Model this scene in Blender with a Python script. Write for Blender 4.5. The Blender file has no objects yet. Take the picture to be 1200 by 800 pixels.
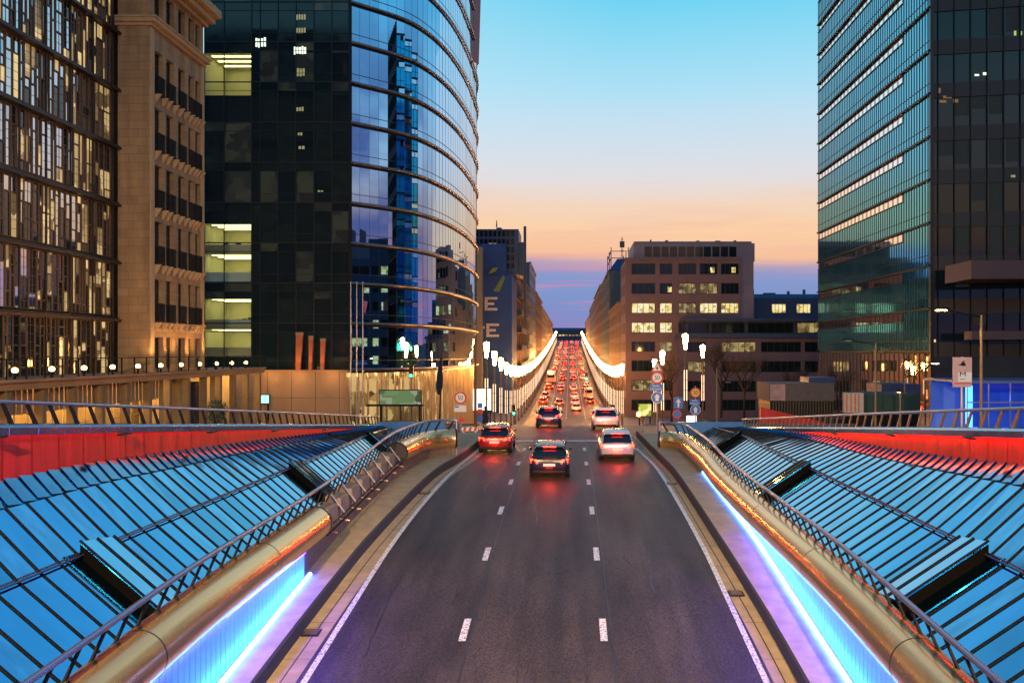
import bpy, bmesh, math, random
import numpy as np
from mathutils import Vector, Matrix
random.seed(7)
R = math.radians
S = bpy.context.scene
COL = S.collection
F, CX, CY, CZ = 1050.0, 668.0, 412.0, 5.3
def PX(px, Y): return (px - CX) / F * Y
def PZ(py, Y): return CZ - (py - CY) / F * Y

def lin(r, g, b):
    def c(v):
        v /= 255.0
        return v / 12.92 if v <= 0.04045 else ((v + 0.055) / 1.055) ** 2.4
    return (c(r), c(g), c(b), 1)

# ------------------------------------------------------------------ materials
MATS = {}
def mat(name, col, rough=0.6, metal=0.0, var=0.12, scale=3.0, bump=0.0, bscale=30.0, emit=None, estr=0.0, spec=0.5, stretch=None):
    if name in MATS: return MATS[name]
    m = bpy.data.materials.new(name); m.use_nodes = True
    nt = m.node_tree; b = nt.nodes['Principled BSDF']
    if len(col) == 3: col = (*col, 1)
    b.inputs['Roughness'].default_value = rough
    b.inputs['Metallic'].default_value = metal
    b.inputs['Specular IOR Level'].default_value = spec
    tc = nt.nodes.new('ShaderNodeTexCoord')
    mp = nt.nodes.new('ShaderNodeMapping')
    nt.links.new(tc.outputs['Object'], mp.inputs[0])
    if stretch: mp.inputs['Scale'].default_value = stretch
    if var > 0:
        n = nt.nodes.new('ShaderNodeTexNoise'); n.inputs['Scale'].default_value = scale; n.inputs['Detail'].default_value = 5
        nt.links.new(mp.outputs[0], n.inputs['Vector'])
        mx = nt.nodes.new('ShaderNodeMix'); mx.data_type = 'RGBA'
        mx.inputs[6].default_value = tuple(max(0, c * (1 - 2 * var)) for c in col[:3]) + (1,)
        mx.inputs[7].default_value = tuple(min(1, c * (1 + 2 * var)) for c in col[:3]) + (1,)
        nt.links.new(n.outputs['Fac'], mx.inputs[0])
        nt.links.new(mx.outputs[2], b.inputs['Base Color'])
        mr = nt.nodes.new('ShaderNodeMapRange')
        mr.inputs['To Min'].default_value = max(0, rough - 0.12 * (rough > .1)); mr.inputs['To Max'].default_value = min(1, rough + 0.12 * (rough > .1))
        nt.links.new(n.outputs['Fac'], mr.inputs['Value']); nt.links.new(mr.outputs[0], b.inputs['Roughness'])
    else:
        b.inputs['Base Color'].default_value = col
    if bump > 0:
        n2 = nt.nodes.new('ShaderNodeTexNoise'); n2.inputs['Scale'].default_value = bscale; n2.inputs['Detail'].default_value = 4
        nt.links.new(mp.outputs[0], n2.inputs['Vector'])
        bp = nt.nodes.new('ShaderNodeBump'); bp.inputs['Strength'].default_value = bump; bp.inputs['Distance'].default_value = 0.02
        nt.links.new(n2.outputs['Fac'], bp.inputs['Height']); nt.links.new(bp.outputs[0], b.inputs['Normal'])
    if emit:
        b.inputs['Emission Color'].default_value = (*emit[:3], 1)
        b.inputs['Emission Strength'].default_value = estr
    MATS[name] = m
    return m

def glow(name, col, s): 
    return mat(name, (0.02, 0.02, 0.02), 0.5, var=0, emit=col, estr=s)

def window_light(name, c0, c1, s, scale):
    """lit room seen through a window: emission broken up into blocks of blind, wall and ceiling"""
    if name in MATS: return MATS[name]
    m = bpy.data.materials.new(name); m.use_nodes = True
    nt = m.node_tree; b = nt.nodes['Principled BSDF']
    b.inputs['Base Color'].default_value = (.03, .03, .03, 1); b.inputs['Roughness'].default_value = .15
    tc = nt.nodes.new('ShaderNodeTexCoord')
    oi = nt.nodes.new('ShaderNodeObjectInfo')
    add = nt.nodes.new('ShaderNodeVectorMath'); add.operation = 'ADD'
    sc = nt.nodes.new('ShaderNodeVectorMath'); sc.operation = 'SCALE'; sc.inputs['Scale'].default_value = 37.0
    cmb = nt.nodes.new('ShaderNodeCombineXYZ')
    for k in range(3): nt.links.new(oi.outputs['Random'], cmb.inputs[k])
    nt.links.new(cmb.outputs[0], sc.inputs[0])
    nt.links.new(tc.outputs['Object'], add.inputs[0]); nt.links.new(sc.outputs[0], add.inputs[1])
    v = nt.nodes.new('ShaderNodeTexVoronoi'); v.distance = 'CHEBYCHEV'; v.inputs['Scale'].default_value = scale
    nt.links.new(add.outputs[0], v.inputs['Vector'])
    sp = nt.nodes.new('ShaderNodeSeparateColor'); nt.links.new(v.outputs['Color'], sp.inputs[0])
    rp = nt.nodes.new('ShaderNodeValToRGB')
    e = rp.color_ramp.elements
    e[0].position = 0; e[0].color = (*[x * .25 for x in c0[:3]], 1)
    e[1].position = 1; e[1].color = (*c1[:3], 1)
    k = rp.color_ramp.elements.new(.35); k.color = (*c0[:3], 1)
    nt.links.new(sp.outputs[0], rp.inputs[0]); nt.links.new(rp.outputs[0], b.inputs['Emission Color'])
    b.inputs['Emission Strength'].default_value = s
    MATS[name] = m
    return m

def glass_clear(name, tint):
    if name in MATS: return MATS[name]
    m = bpy.data.materials.new(name); m.use_nodes = True
    nt = m.node_tree; nt.nodes.clear()
    o = nt.nodes.new('ShaderNodeOutputMaterial'); mx = nt.nodes.new('ShaderNodeMixShader'); fr = nt.nodes.new('ShaderNodeFresnel')
    fr.inputs[0].default_value = 1.5
    t = nt.nodes.new('ShaderNodeBsdfTransparent'); t.inputs[0].default_value = (*tint, 1)
    g = nt.nodes.new('ShaderNodeBsdfGlossy'); g.inputs['Roughness'].default_value = .02
    nt.links.new(fr.outputs[0], mx.inputs[0]); nt.links.new(t.outputs[0], mx.inputs[1]); nt.links.new(g.outputs[0], mx.inputs[2]); nt.links.new(mx.outputs[0], o.inputs[0])
    MATS[name] = m
    return m

ASPH = mat('asphalt', (.060, .044, .038), .56, var=.18, scale=1.3, bump=.35, bscale=90, spec=.22, stretch=(1, .25, 1))
def stone_courses(m):
    nt = m.node_tree; b = nt.nodes['Principled BSDF']; lk = b.inputs['Base Color'].links[0].from_socket
    tc = nt.nodes.new('ShaderNodeTexCoord'); sp = nt.nodes.new('ShaderNodeSeparateXYZ'); nt.links.new(tc.outputs['Object'], sp.inputs[0])
    ad = nt.nodes.new('ShaderNodeMath'); ad.operation = 'ADD'; nt.links.new(sp.outputs[0], ad.inputs[0]); nt.links.new(sp.outputs[1], ad.inputs[1])
    cb = nt.nodes.new('ShaderNodeCombineXYZ'); nt.links.new(ad.outputs[0], cb.inputs[0]); nt.links.new(sp.outputs[2], cb.inputs[1])
    bt = nt.nodes.new('ShaderNodeTexBrick'); bt.inputs['Scale'].default_value = 1; bt.inputs['Brick Width'].default_value = 1.1; bt.inputs['Row Height'].default_value = .5; bt.inputs['Mortar Size'].default_value = .018; bt.inputs['Mortar Smooth'].default_value = .4
    bt.inputs['Color1'].default_value = (1,1,1,1); bt.inputs['Color2'].default_value = (.84,.82,.80,1); bt.inputs['Mortar'].default_value = (.6,.57,.54,1); nt.links.new(cb.outputs[0], bt.inputs['Vector'])
    mp = nt.nodes.new('ShaderNodeMapping'); mp.inputs['Scale'].default_value = (1.2,1.2,.12); nt.links.new(tc.outputs['Object'], mp.inputs[0])
    ns = nt.nodes.new('ShaderNodeTexNoise'); ns.inputs['Scale'].default_value = 1.1; ns.inputs['Detail'].default_value = 5; nt.links.new(mp.outputs[0], ns.inputs['Vector'])
    mr = nt.nodes.new('ShaderNodeMapRange'); mr.inputs['From Min'].default_value = .3; mr.inputs['From Max'].default_value = .7; mr.inputs['To Min'].default_value = .68; mr.inputs['To Max'].default_value = 1.15; nt.links.new(ns.outputs['Fac'], mr.inputs['Value'])
    for src in (bt.outputs['Color'], mr.outputs[0]):
        mx = nt.nodes.new('ShaderNodeMix'); mx.data_type = 'RGBA'; mx.blend_type = 'MULTIPLY'; mx.inputs[0].default_value = 1
        nt.links.new(lk, mx.inputs[6]); nt.links.new(src, mx.inputs[7]); lk = mx.outputs[2]
    nt.links.new(lk, b.inputs['Base Color'])
def asphalt_wear(m):
    nt = m.node_tree; b = nt.nodes['Principled BSDF']; lk = b.inputs['Base Color'].links[0].from_socket
    tc = nt.nodes.new('ShaderNodeTexCoord')
    def noise(sc, st, det=4):
        mp = nt.nodes.new('ShaderNodeMapping'); mp.inputs['Scale'].default_value = st; nt.links.new(tc.outputs['Object'], mp.inputs[0])
        n = nt.nodes.new('ShaderNodeTexNoise'); n.inputs['Scale'].default_value = sc; n.inputs['Detail'].default_value = det; nt.links.new(mp.outputs[0], n.inputs['Vector']); return n.outputs['Fac']
    def rng(v, a, b_, lo, hi):
        r = nt.nodes.new('ShaderNodeMapRange'); r.inputs['From Min'].default_value = a; r.inputs['From Max'].default_value = b_; r.inputs['To Min'].default_value = lo; r.inputs['To Max'].default_value = hi; nt.links.new(v, r.inputs['Value']); return r.outputs[0]
    def mul(a, b_):
        n = nt.nodes.new('ShaderNodeMath'); n.operation = 'MULTIPLY'; nt.links.new(a, n.inputs[0]); nt.links.new(b_, n.inputs[1]); return n.outputs[0]
    f = mul(rng(noise(2.2, (1, .035, 1)), .3, .7, .72, 1.28), rng(noise(26, (1, .5, 1), 3), .35, .65, .62, 1.38))
    f = mul(f, rng(noise(.5, (1, .4, 1), 6), .35, .65, .8, 1.2))
    mpv = nt.nodes.new('ShaderNodeMapping'); mpv.inputs['Scale'].default_value = (.38, .13, 1); nt.links.new(tc.outputs['Object'], mpv.inputs[0])
    wn = nt.nodes.new('ShaderNodeTexNoise'); wn.inputs['Scale'].default_value = 3; nt.links.new(mpv.outputs[0], wn.inputs['Vector'])
    ad = nt.nodes.new('ShaderNodeMix'); ad.data_type = 'RGBA'; ad.inputs[0].default_value = .12; nt.links.new(mpv.outputs[0], ad.inputs[6]); nt.links.new(wn.outputs['Color'], ad.inputs[7])
    vo = nt.nodes.new('ShaderNodeTexVoronoi'); vo.feature = 'DISTANCE_TO_EDGE'; nt.links.new(ad.outputs[2], vo.inputs['Vector'])
    f = mul(f, rng(vo.outputs['Distance'], .003, .008, .5, 1))
    mx = nt.nodes.new('ShaderNodeMix'); mx.data_type = 'RGBA'; mx.blend_type = 'MULTIPLY'; mx.inputs[0].default_value = 1
    nt.links.new(lk, mx.inputs[6]); nt.links.new(f, mx.inputs[7]); nt.links.new(mx.outputs[2], b.inputs['Base Color'])
asphalt_wear(ASPH)
CONC = mat('concrete', (.40, .29, .15), .8, var=.22, scale=2.2, bump=.3, bscale=25)
CONC_D = mat('dark_concrete', (.045, .040, .036), .85, var=.2, scale=2, bump=.3)
JOINT = mat('joint', (.015, .014, .013), .9, var=0)
PAVE = mat('paving', (.16, .14, .125), .75, var=.2, scale=1.5)
EARTH = mat('earth', (.05, .048, .045), .9, var=.2, scale=.2)
PAINT = mat('road_paint', (.75, .73, .70), .6, var=.12, scale=9)
STEEL = mat('brushed_steel', (.93, .55, .21), .23, .82, var=.06, scale=3, stretch=(3, .3, 3))
RAIL = mat('rail_steel', (.36, .38, .46), .32, .9, var=0)
DARKM = mat('dark_metal', (.012, .012, .014), .6, 0, var=.1, spec=.1)
RAIL_W = mat('bronze_metal', (.30, .22, .14), .4, .8, var=.1)
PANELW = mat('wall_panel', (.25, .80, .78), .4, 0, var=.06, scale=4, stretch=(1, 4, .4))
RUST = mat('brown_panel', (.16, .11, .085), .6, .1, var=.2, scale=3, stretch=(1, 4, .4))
ROOFG2 = mat('roof_glass_dark', (.05, .36, .56), .07, 1.0, var=.12, scale=.9, bump=.012, bscale=1.5)
ROOFG3 = mat('roof_glass_dusty', (.10, .45, .68), .10, 1.0, var=.2, scale=1.6, stretch=(1,2.5,1), bump=.012, bscale=1.5)
ROOFG = mat('roof_glass', (.06, .43, .70), .06, 1.0, var=.10, scale=.8, stretch=(1,2.5,1), bump=.012, bscale=1.5)
BARM = mat('glazing_bar', (.008, .010, .016), .6, 0, var=0, spec=.08)
REDP = mat('red_panel', (.62, .018, .010), .42, 0, var=.30, scale=1.6, stretch=(1, 3.5, .35))
COPING = mat('coping_zinc', (.30, .40, .50), .2, .9, var=.06)
OAK = mat('oak_frame', (.15, .085, .038), .6, var=.2, scale=5)
MIRROR = mat('facade_glass', (.44, .52, .58), .03, 1.0, var=.08, scale=1.2)
GLASSD = mat('dark_glass', (.008, .018, .022), .05, 0, var=.2, scale=.5, spec=.45)
GLASSB = mat('blue_mirror_glass', (.34, .57, .80), .015, 1.0, var=.03, scale=.3)
STONE = mat('limestone', (.41, .255, .11), .8, var=.14, scale=1.2, bump=.25, bscale=8)
stone_courses(STONE)
STONE_L = mat('limestone_trim', (.48, .31, .14), .75, var=.12, scale=2)
FRAMED = mat('dark_frame', (.02, .018, .016), .5, var=0)
TEAL = mat('teal_glass', (.04, .42, .60), .06, 1.0, var=.08, scale=.6, stretch=(1, 2, .4))
TEALFIN = mat('teal_fin', (.006, .05, .065), .25, .3, var=0)
SLOT = mat('slot_glass', (.82, .88, .9), .03, 1.0, var=0)
SPAND = mat('brown_spandrel', (.030, .021, .016), .5, .1, var=.15, scale=.8)
PINKC = mat('pink_concrete', (.20, .125, .12), .85, var=.12, scale=.6, bump=.15, bscale=6)
BLUEG = mat('slate_facade', (.03, .06, .13), .5, .1, var=.2, scale=.4)
BROWN = mat('brown_brick', (.13, .055, .035), .85, var=.2, scale=.6)
SANDF = mat('sand_render', (.20, .12, .075), .85, var=.15, scale=.4)
GREYF = mat('grey_render', (.075, .08, .095), .8, var=.15, scale=.4)
GREENF = mat('green_grey_render', (.06, .08, .085), .8, var=.15, scale=.4)
WARM = (1.0, .50, .16)
LAMP = glow('lamp_glow', (1, .43, .11), 210)
TUBE = glow('light_tube', (1, .66, .40), 2.6)
BULB = glow('warm_bulb', (1, .60, .20), 9)
LEDB = glow('blue_led', (.04, .19, 1.0), 42)
LEDV = glow('violet_led', (.05, .012, 1.0), 380)
GREENL = glow('green_signal', (.02, 1, .45), 22)
TAILL = glow('tail_light', (1, .0045, .0012), 120)
BRAKEC = glow('brake_bar', (1, .008, .002), 40)
AMBER = glow('amber_lamp', (1, .42, .04), 40)
WHITEL = glow('lightbox', (1, .95, .86), 2.4)
LIT = window_light('lit_window', (.95, .72, .22), (1, .92, .62), 1.0, 1.6)
LITD = window_light('dim_lit_window', (.35, .24, .08), (.9, .7, .3), .5, 1.6)
LITO = window_light('orange_lit_window', (.9, .34, .06), (1, .6, .2), .8, 1.2)
BLACK = mat('black_plastic', (.01, .01, .01), .4, var=0, spec=.2)
WHITE = mat('white_face', (.75, .74, .72), .4, var=.03)
SIGNR = mat('sign_red', (.65, .02, .015), .35, var=0)
SIGNW = mat('sign_white', (.8, .78, .74), .35, var=0)
SIGNB = mat('sign_blue', (.02, .16, .55), .35, var=0)
SIGNY = mat('sign_yellow', (.8, .55, .12), .35, var=0)
BARK = mat('bark', (.02, .014, .011), .9, var=.2, scale=8)
LEAF = mat('leaf', (.05, .08, .03), .7, var=.3, scale=8)

# ------------------------------------------------------------------ mesh builder
class MB:
    def __init__(s): s.v = []; s.f = []; s.mi = []
    def quad(s, *p):
        n = len(s.v); s.v += [tuple(q) for q in p]; s.f.append(tuple(range(n, n + len(p)))); return s
    def box(s, x0, x1, y0, y1, z0, z1):
        n = len(s.v)
        s.v += [(x0,y0,z0),(x1,y0,z0),(x1,y1,z0),(x0,y1,z0),(x0,y0,z1),(x1,y0,z1),(x1,y1,z1),(x0,y1,z1)]
        s.f += [tuple(n + i for i in q) for q in ((0,3,2,1),(4,5,6,7),(0,1,5,4),(1,2,6,5),(2,3,7,6),(3,0,4,7))]; return s
    def hexa(s, b, t):
        n = len(s.v); s.v += [tuple(q) for q in b] + [tuple(q) for q in t]
        s.f += [tuple(n + i for i in q) for q in ((0,3,2,1),(4,5,6,7),(0,1,5,4),(1,2,6,5),(2,3,7,6),(3,0,4,7))]; return s
    def rings(s, rings, close=True, caps=True):
        n0 = len(s.v); k = len(rings[0])
        for r in rings: s.v += [tuple(p) for p in r]
        for i in range(len(rings) - 1):
            for j in range(k if close else k - 1):
                a = n0 + i * k + j; b = n0 + i * k + (j + 1) % k
                s.f.append((a, b, b + k, a + k))
        if caps and close:
            s.f.append(tuple(n0 + j for j in range(k))[::-1]); s.f.append(tuple(n0 + (len(rings) - 1) * k + j for j in range(k)))
        return s
    def cyl(s, p0, p1, r0, r1=None, n=10, caps=True):
        r1 = r0 if r1 is None else r1
        p0, p1 = Vector(p0), Vector(p1); d = (p1 - p0).normalized()
        u = d.orthogonal().normalized(); w = d.cross(u)
        rg = [[p + (u * math.cos(2*math.pi*j/n) + w * math.sin(2*math.pi*j/n)) * r for j in range(n)] for p, r in ((p0, r0), (p1, r1))]
        return s.rings(rg, True, caps)
    def lathe(s, base, prof, n=12):
        b = Vector(base)
        return s.rings([[b + Vector((r*math.cos(2*math.pi*j/n), r*math.sin(2*math.pi*j/n), z)) for j in range(n)] for r, z in prof])
    def sweep(s, path, r, n=14, a0=0, a1=2*math.pi, caps=True):
        rings = []; full = abs(a1 - a0 - 2*math.pi) < 1e-6
        for i, p in enumerate(path):
            p = Vector(p); t = (Vector(path[min(i+1, len(path)-1)]) - Vector(path[max(i-1, 0)])).normalized()
            side = Vector((t.y, -t.x, 0)).normalized(); up = side.cross(t)
            m = n if full else n + 1
            rings.append([p + (side*math.cos(a0+(a1-a0)*j/n) + up*math.sin(a0+(a1-a0)*j/n))*r for j in range(m)])
        return s.rings(rings, full, caps)
    def strip(s, L, Rr):
        n = len(s.v)
        for a, b in zip(L, Rr): s.v += [tuple(a), tuple(b)]
        for i in range(len(L) - 1): s.f.append((n+2*i, n+2*i+1, n+2*i+3, n+2*i+2))
        return s
    def holes(s, u0, u1, v0, v1, hs, fn, depth):
        us = sorted({u0, u1} | {max(u0, min(u1, q)) for h in hs for q in h[:2]}); vs = sorted({v0, v1} | {max(v0, min(v1, q)) for h in hs for q in h[2:4]})
        for i in range(len(us)-1):
            for j in range(len(vs)-1):
                a, b = (us[i]+us[i+1])/2, (vs[j]+vs[j+1])/2
                if any(h[0] < a < h[1] and h[2] < b < h[3] for h in hs): continue
                s.quad(fn(us[i],vs[j],0), fn(us[i+1],vs[j],0), fn(us[i+1],vs[j+1],0), fn(us[i],vs[j+1],0))
        for a, b, c, d in hs:
            for p, q in (((a,c),(b,c)),((b,c),(b,d)),((b,d),(a,d)),((a,d),(a,c))):
                s.quad(fn(*p,0), fn(*q,0), fn(*q,depth), fn(*p,depth))
        return s
    def mesh(s, name, off=(0,0,0)):
        me = bpy.data.meshes.new(name)
        me.from_pydata([(x-off[0], y-off[1], z-off[2]) for x, y, z in s.v], [], s.f); me.validate()
        bm = bmesh.new(); bm.from_mesh(me); bmesh.ops.recalc_face_normals(bm, faces=bm.faces); bm.to_mesh(me); bm.free()
        return me
    def build(s, name, m, parent=None, smooth=False, bevel=0, off=None, label=None):
        off = off if off is not None else LOC.get(parent.name, (0,0,0)) if parent else (0,0,0)
        me = s.mesh(name, off)
        for mm in (m if isinstance(m, (list, tuple)) else [m]): me.materials.append(mm)
        if s.mi and len(s.mi) == len(me.polygons): me.polygons.foreach_set('material_index', s.mi)
        if smooth:
            me.shade_smooth(); me.set_sharp_from_angle(angle=R(40))
        o = bpy.data.objects.new(name, me); COL.objects.link(o)
        if parent: o.parent = parent; LOC[o.name] = off
        if bevel:
            b = o.modifiers.new('bevel', 'BEVEL'); b.width = bevel; b.segments = 2; b.limit_method = 'ANGLE'
        if label: o['label'] = label
        return o
LOC = {}
def tag(o, label, cat, group=None):
    o['label'] = label; o['category'] = cat
    if group: o['group'] = group
    return o
def thing(name, label, cat, loc=(0,0,0), group=None):
    o = bpy.data.objects.new(name, None); COL.objects.link(o); o.location = loc; o.empty_display_size = .3
    LOC[o.name] = tuple(loc)
    return tag(o, label, cat, group)
def struct(o): o['kind'] = 'structure'; return o
def kids(o): return [c for c in o.children]
def copy_tree(o, parent=None):
    c = o.copy(); COL.objects.link(c)
    if parent: c.parent = parent
    for ch in list(o.children): copy_tree(ch, c)
    return c
def place(o, loc, rz=0, label=None, group=None, s=None):
    o.location = loc; o.rotation_euler = (0, 0, rz)
    if s: o.scale = (s, s, s)
    if label: o['label'] = label
    if group: o['group'] = group
    return o
def light(kind, name, loc, energy, color, parent=None, size=.1, **kw):
    d = bpy.data.lights.new(name, kind); d.energy = energy; d.color = color[:3]
    if kind in ('POINT', 'SPOT'): d.shadow_soft_size = size
    for k, v in kw.items(): setattr(d, k, v)
    o = bpy.data.objects.new(name, d); COL.objects.link(o)
    off = LOC.get(parent.name, (0,0,0)) if parent else (0,0,0)
    o.location = Vector(loc) - Vector(off)
    if parent: o.parent = parent
    return o
def text(body, loc, size, m, parent, rx=math.pi/2, rz=0, sx=1.0, ext=.004):
    c = bpy.data.curves.new('lettering', 'FONT'); c.body = body; c.size = size; c.align_x = 'CENTER'; c.align_y = 'CENTER'; c.extrude = ext
    c.materials.append(m)
    tmp = bpy.data.objects.new('tmp', c); COL.objects.link(tmp); bpy.context.view_layer.update()
    me = bpy.data.meshes.new_from_object(tmp.evaluated_get(bpy.context.evaluated_depsgraph_get())); bpy.data.objects.remove(tmp); bpy.data.curves.remove(c)
    me.name = 'lettering'; o = bpy.data.objects.new('lettering', me); COL.objects.link(o)
    off = LOC.get(parent.name, (0,0,0)); o.location = Vector(loc) - Vector(off); o.rotation_euler = (rx, 0, rz); o.scale = (sx, 1, 1); o.parent = parent
    return o

def curve(pts):
    xs = np.array([p[0] for p in pts], float); ys = np.array([p[1] for p in pts], float)
    h = np.diff(xs); d = np.diff(ys)/h; m = np.zeros(len(xs)); m[0] = d[0]; m[-1] = d[-1]
    for i in range(1, len(xs)-1):
        m[i] = 0 if d[i-1]*d[i] <= 0 else 2*d[i-1]*d[i]/(d[i-1]+d[i])
    def f(x):
        x = min(max(x, xs[0]), xs[-1]); i = min(int(np.searchsorted(xs, x, 'right'))-1, len(xs)-2)
        t = (x-xs[i])/h[i]
        return float((2*t**3-3*t*t+1)*ys[i]+(t**3-2*t*t+t)*h[i]*m[i]+(3*t*t-2*t**3)*ys[i+1]+(t**3-t*t)*h[i]*m[i+1])
    return f
zr = curve([(-40,-6.6),(0,-3.45),(10,-2.55),(18.9,-1.68),(23,-1.25),(27.6,-.8),(33,-.5),(39.2,-.26),(46,-.16),(55,-.02),(60,0),(66,-.15),(75,-1.1),(87,-2.4),(102,-3.8),(121,-5.1),(150,-5.8),(177,-5.75),(213,-5.2),(266,-3.5),(310,-1.9),(354,.1),(448,4.6),(476,6),(560,10),(620,12.3),(700,14),(1400,15)])
def frange(a, b, st):
    n = max(1, int(round((b-a)/st))); return [a+(b-a)*i/n for i in range(n+1)]

# ------------------------------------------------------------------ setting
kerbL = curve([(-40,-6.45),(18,-6.42),(30,-6.2),(40,-5.9),(44,-5.5),(47,-5.3),(53,-5.1),(57,-5.1)])
kerbR = curve([(-40,4.9),(20,4.8),(29,4.62),(39,4.6),(50,4.3),(57,4.1)])
tubL = curve([(-40,-7.25),(26,-7.3),(32,-7.35),(38,-7.3),(42,-7.2),(60,-7.2)])
tubR = curve([(-40,5.8),(12,5.85),(20,5.9),(35,5.95),(40,6.0),(60,6.0)])
tzL = curve([(-40,-3.0),(0,-.9),(8,-.3),(13,0),(18,.26),(25,.38),(32,.73),(38,1.03),(46,.98)])
tzR = curve([(-40,-3.0),(0,-.7),(8,-.3),(13,-.08),(21,.2),(28,.23),(34,.33),(39,.56),(48,.62)])
TR = .47
YS = frange(-30, 56, 1.0)
FAR = frange(54, 700, 2.0) + frange(720, 1400, 40)
g = MB(); xs = [-600,-60,-12,-7.2,5.9,12,60,600]
for i in range(len(FAR)-1):
    for j in range(len(xs)-1):
        a, b = FAR[i], FAR[i+1]
        g.quad((xs[j],a,zr(a)-.16),(xs[j+1],a,zr(a)-.16),(xs[j+1],b,zr(b)-.16),(xs[j],b,zr(b)-.16))
struct(g.build('ground', EARTH))
rd = MB(); rd.strip([(kerbL(y)-.05,y,zr(y)) for y in YS], [(kerbR(y)+.05,y,zr(y)) for y in YS])
st = frange(56, 700, 1.5); rd.strip([(-7.15,y,zr(y)) for y in st], [(5.85,y,zr(y)) for y in st])
struct(rd.build('road', ASPH, smooth=True))
cr = MB()
for a, b in ((-90,-7.15),(5.85,90)):
    ys = frange(56, 68, 1); cr.strip([(a,y,zr(y)-.004) for y in ys], [(b,y,zr(y)-.004) for y in ys])
struct(cr.build('cross_street', ASPH, smooth=True))
pv = MB()
for a, b in ((-22,-7.15),(5.85,22)):
    ys = frange(68, 700, 2)
    pv.strip([(a,y,zr(y)+.13) for y in ys], [(b,y,zr(y)+.13) for y in ys])
    e = b if b < 0 else a
    pv.strip([(e,y,zr(y)+.13) for y in ys], [(e,y,zr(y)-.05) for y in ys]); pv.quad((a,68,zr(68)+.13),(b,68,zr(68)+.13),(b,68,zr(68)-.1),(a,68,zr(68)-.1))
struct(pv.build('pavement', PAVE))
pl = MB()
pl.quad((-90,-30,-.6),(-11.7,-30,-.6),(-11.7,54.6,-.6),(-90,54.6,-.6)); pl.quad((-90,54.6,.1),(-5.2,54.6,.1),(-5.2,56,.1),(-90,56,.1)); pl.quad((-90,54.6,-.6),(-5.2,54.6,-.6),(-5.2,54.6,.1),(-90,54.6,.1))
pl.quad((-90,56,.1),(-5.2,56,.1),(-5.2,56,-.2),(-90,56,-.2)); pl.quad((-5.2,54.6,.1),(-5.2,56,.1),(-5.2,56,-.3),(-5.2,54.6,-.3))
pl.quad((10.7,-30,0),(90,-30,0),(90,54.6,0),(10.7,54.6,0)); pl.quad((4.2,54.6,.1),(90,54.6,.1),(90,56,.1),(4.2,56,.1)); pl.quad((4.2,54.6,-.3),(90,54.6,-.3),(90,54.6,.1),(4.2,54.6,.1))
pl.quad((4.2,56,.1),(90,56,.1),(90,56,-.2),(4.2,56,-.2)); pl.quad((4.2,54.6,.1),(4.2,56,.1),(4.2,56,-.3),(4.2,54.6,-.3))
struct(pl.build('plaza', PAVE))
gt = MB()
gt.strip([(kerbL(y),y,zr(y)+.006) for y in YS], [(min(kerbL(y)+.62,-4.6),y,zr(y)+.006) for y in YS])
gt.strip([(kerbR(y)-.5,y,zr(y)+.006) for y in YS], [(kerbR(y),y,zr(y)+.006) for y in YS])
struct(gt.build('gutter', CONC))
jn = MB()
for fn, o in ((kerbL,.30),(kerbR,-.26)):
    jn.strip([(fn(y)+o-.014,y,zr(y)+.011) for y in YS], [(fn(y)+o+.014,y,zr(y)+.011) for y in YS])
for y in frange(2, 52, 2.0):
    for fn, a, b in ((kerbL,.01,.6),(kerbR,-.48,-.01)):
        x0, x1 = sorted((fn(y)+a, fn(y)+b)); jn.quad((x0,y,zr(y)+.0145),(x1,y,zr(y)+.0145),(x1,y+.015,zr(y+.015)+.0145),(x0,y+.015,zr(y+.015)+.0145))
struct(jn.build('gutter_joint', JOINT))
H = .38
kb = MB()
for fn, sg in ((kerbL,-1),(kerbR,1)):
    kb.strip([(fn(y),y,zr(y)-.05) for y in YS], [(fn(y),y,zr(y)+H-.05) for y in YS])
    kb.strip([(fn(y),y,zr(y)+H-.05) for y in YS], [(fn(y)+sg*.05,y,zr(y)+H) for y in YS])
struct(kb.build('kerb', CONC_D))
def endpts(fn, fz, y0, ey, x_end):
    """tube path: along fn(Y) then curling towards the road at the street end"""
    P = [(fn(y), y, fz(y)) for y in frange(-30, y0, .75)]
    x0 = fn(y0)
    for k in range(1, 9):
        t = k/8*math.pi/2; P.append((x0 + (x_end-x0)*(1-math.cos(t)), y0 + ey*math.sin(t), fz(y0+ey*math.sin(t))))
    return P
PL, PR = endpts(tubL, tzL, 41.5, 3.1, -5.65), endpts(tubR, tzR, 45.2, 2.5, 4.75)
lg = MB()
for fn, P, sg in ((kerbL,PL,-1),(kerbR,PR,1)):
    lg.strip([(fn(p[1])+sg*.05,p[1],zr(p[1])+H) for p in P], [(p[0]+sg*.3,p[1],zr(p[1])+H) for p in P])
for fn, e, x in ((kerbL,PL[-1][1],-10.0),(kerbR,PR[-1][1],7.0)):
    ys = frange(e-3.5, 54.6, 1); a = -1 if x < 0 else 1
    lg.strip([(fn(y)+a*.05,y,zr(y)+H-.003) for y in ys], [(x,y,zr(y)+H-.003) for y in ys])
    lg.quad((fn(54.6)+a*.05,54.6,H),(x,54.6,H),(x,54.6,0),(fn(54.6)+a*.05,54.6,0))
struct(lg.build('ledge', CONC))
ml = MB()
def wl(f, w, ys, dz=.010): ml.strip([(f(y)-w/2,y,zr(y)+dz) for y in ys], [(f(y)+w/2,y,zr(y)+dz) for y in ys])
eL = curve([(-40,-5.68),(30,-5.6),(40,-5.45),(50,-5.0)]); eR = curve([(-40,4.2),(30,4.14),(42,4.1),(50,3.7)])
wl(eL, .14, frange(-30,50,1)); wl(eR, .14, frange(-30,50,1))
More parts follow.
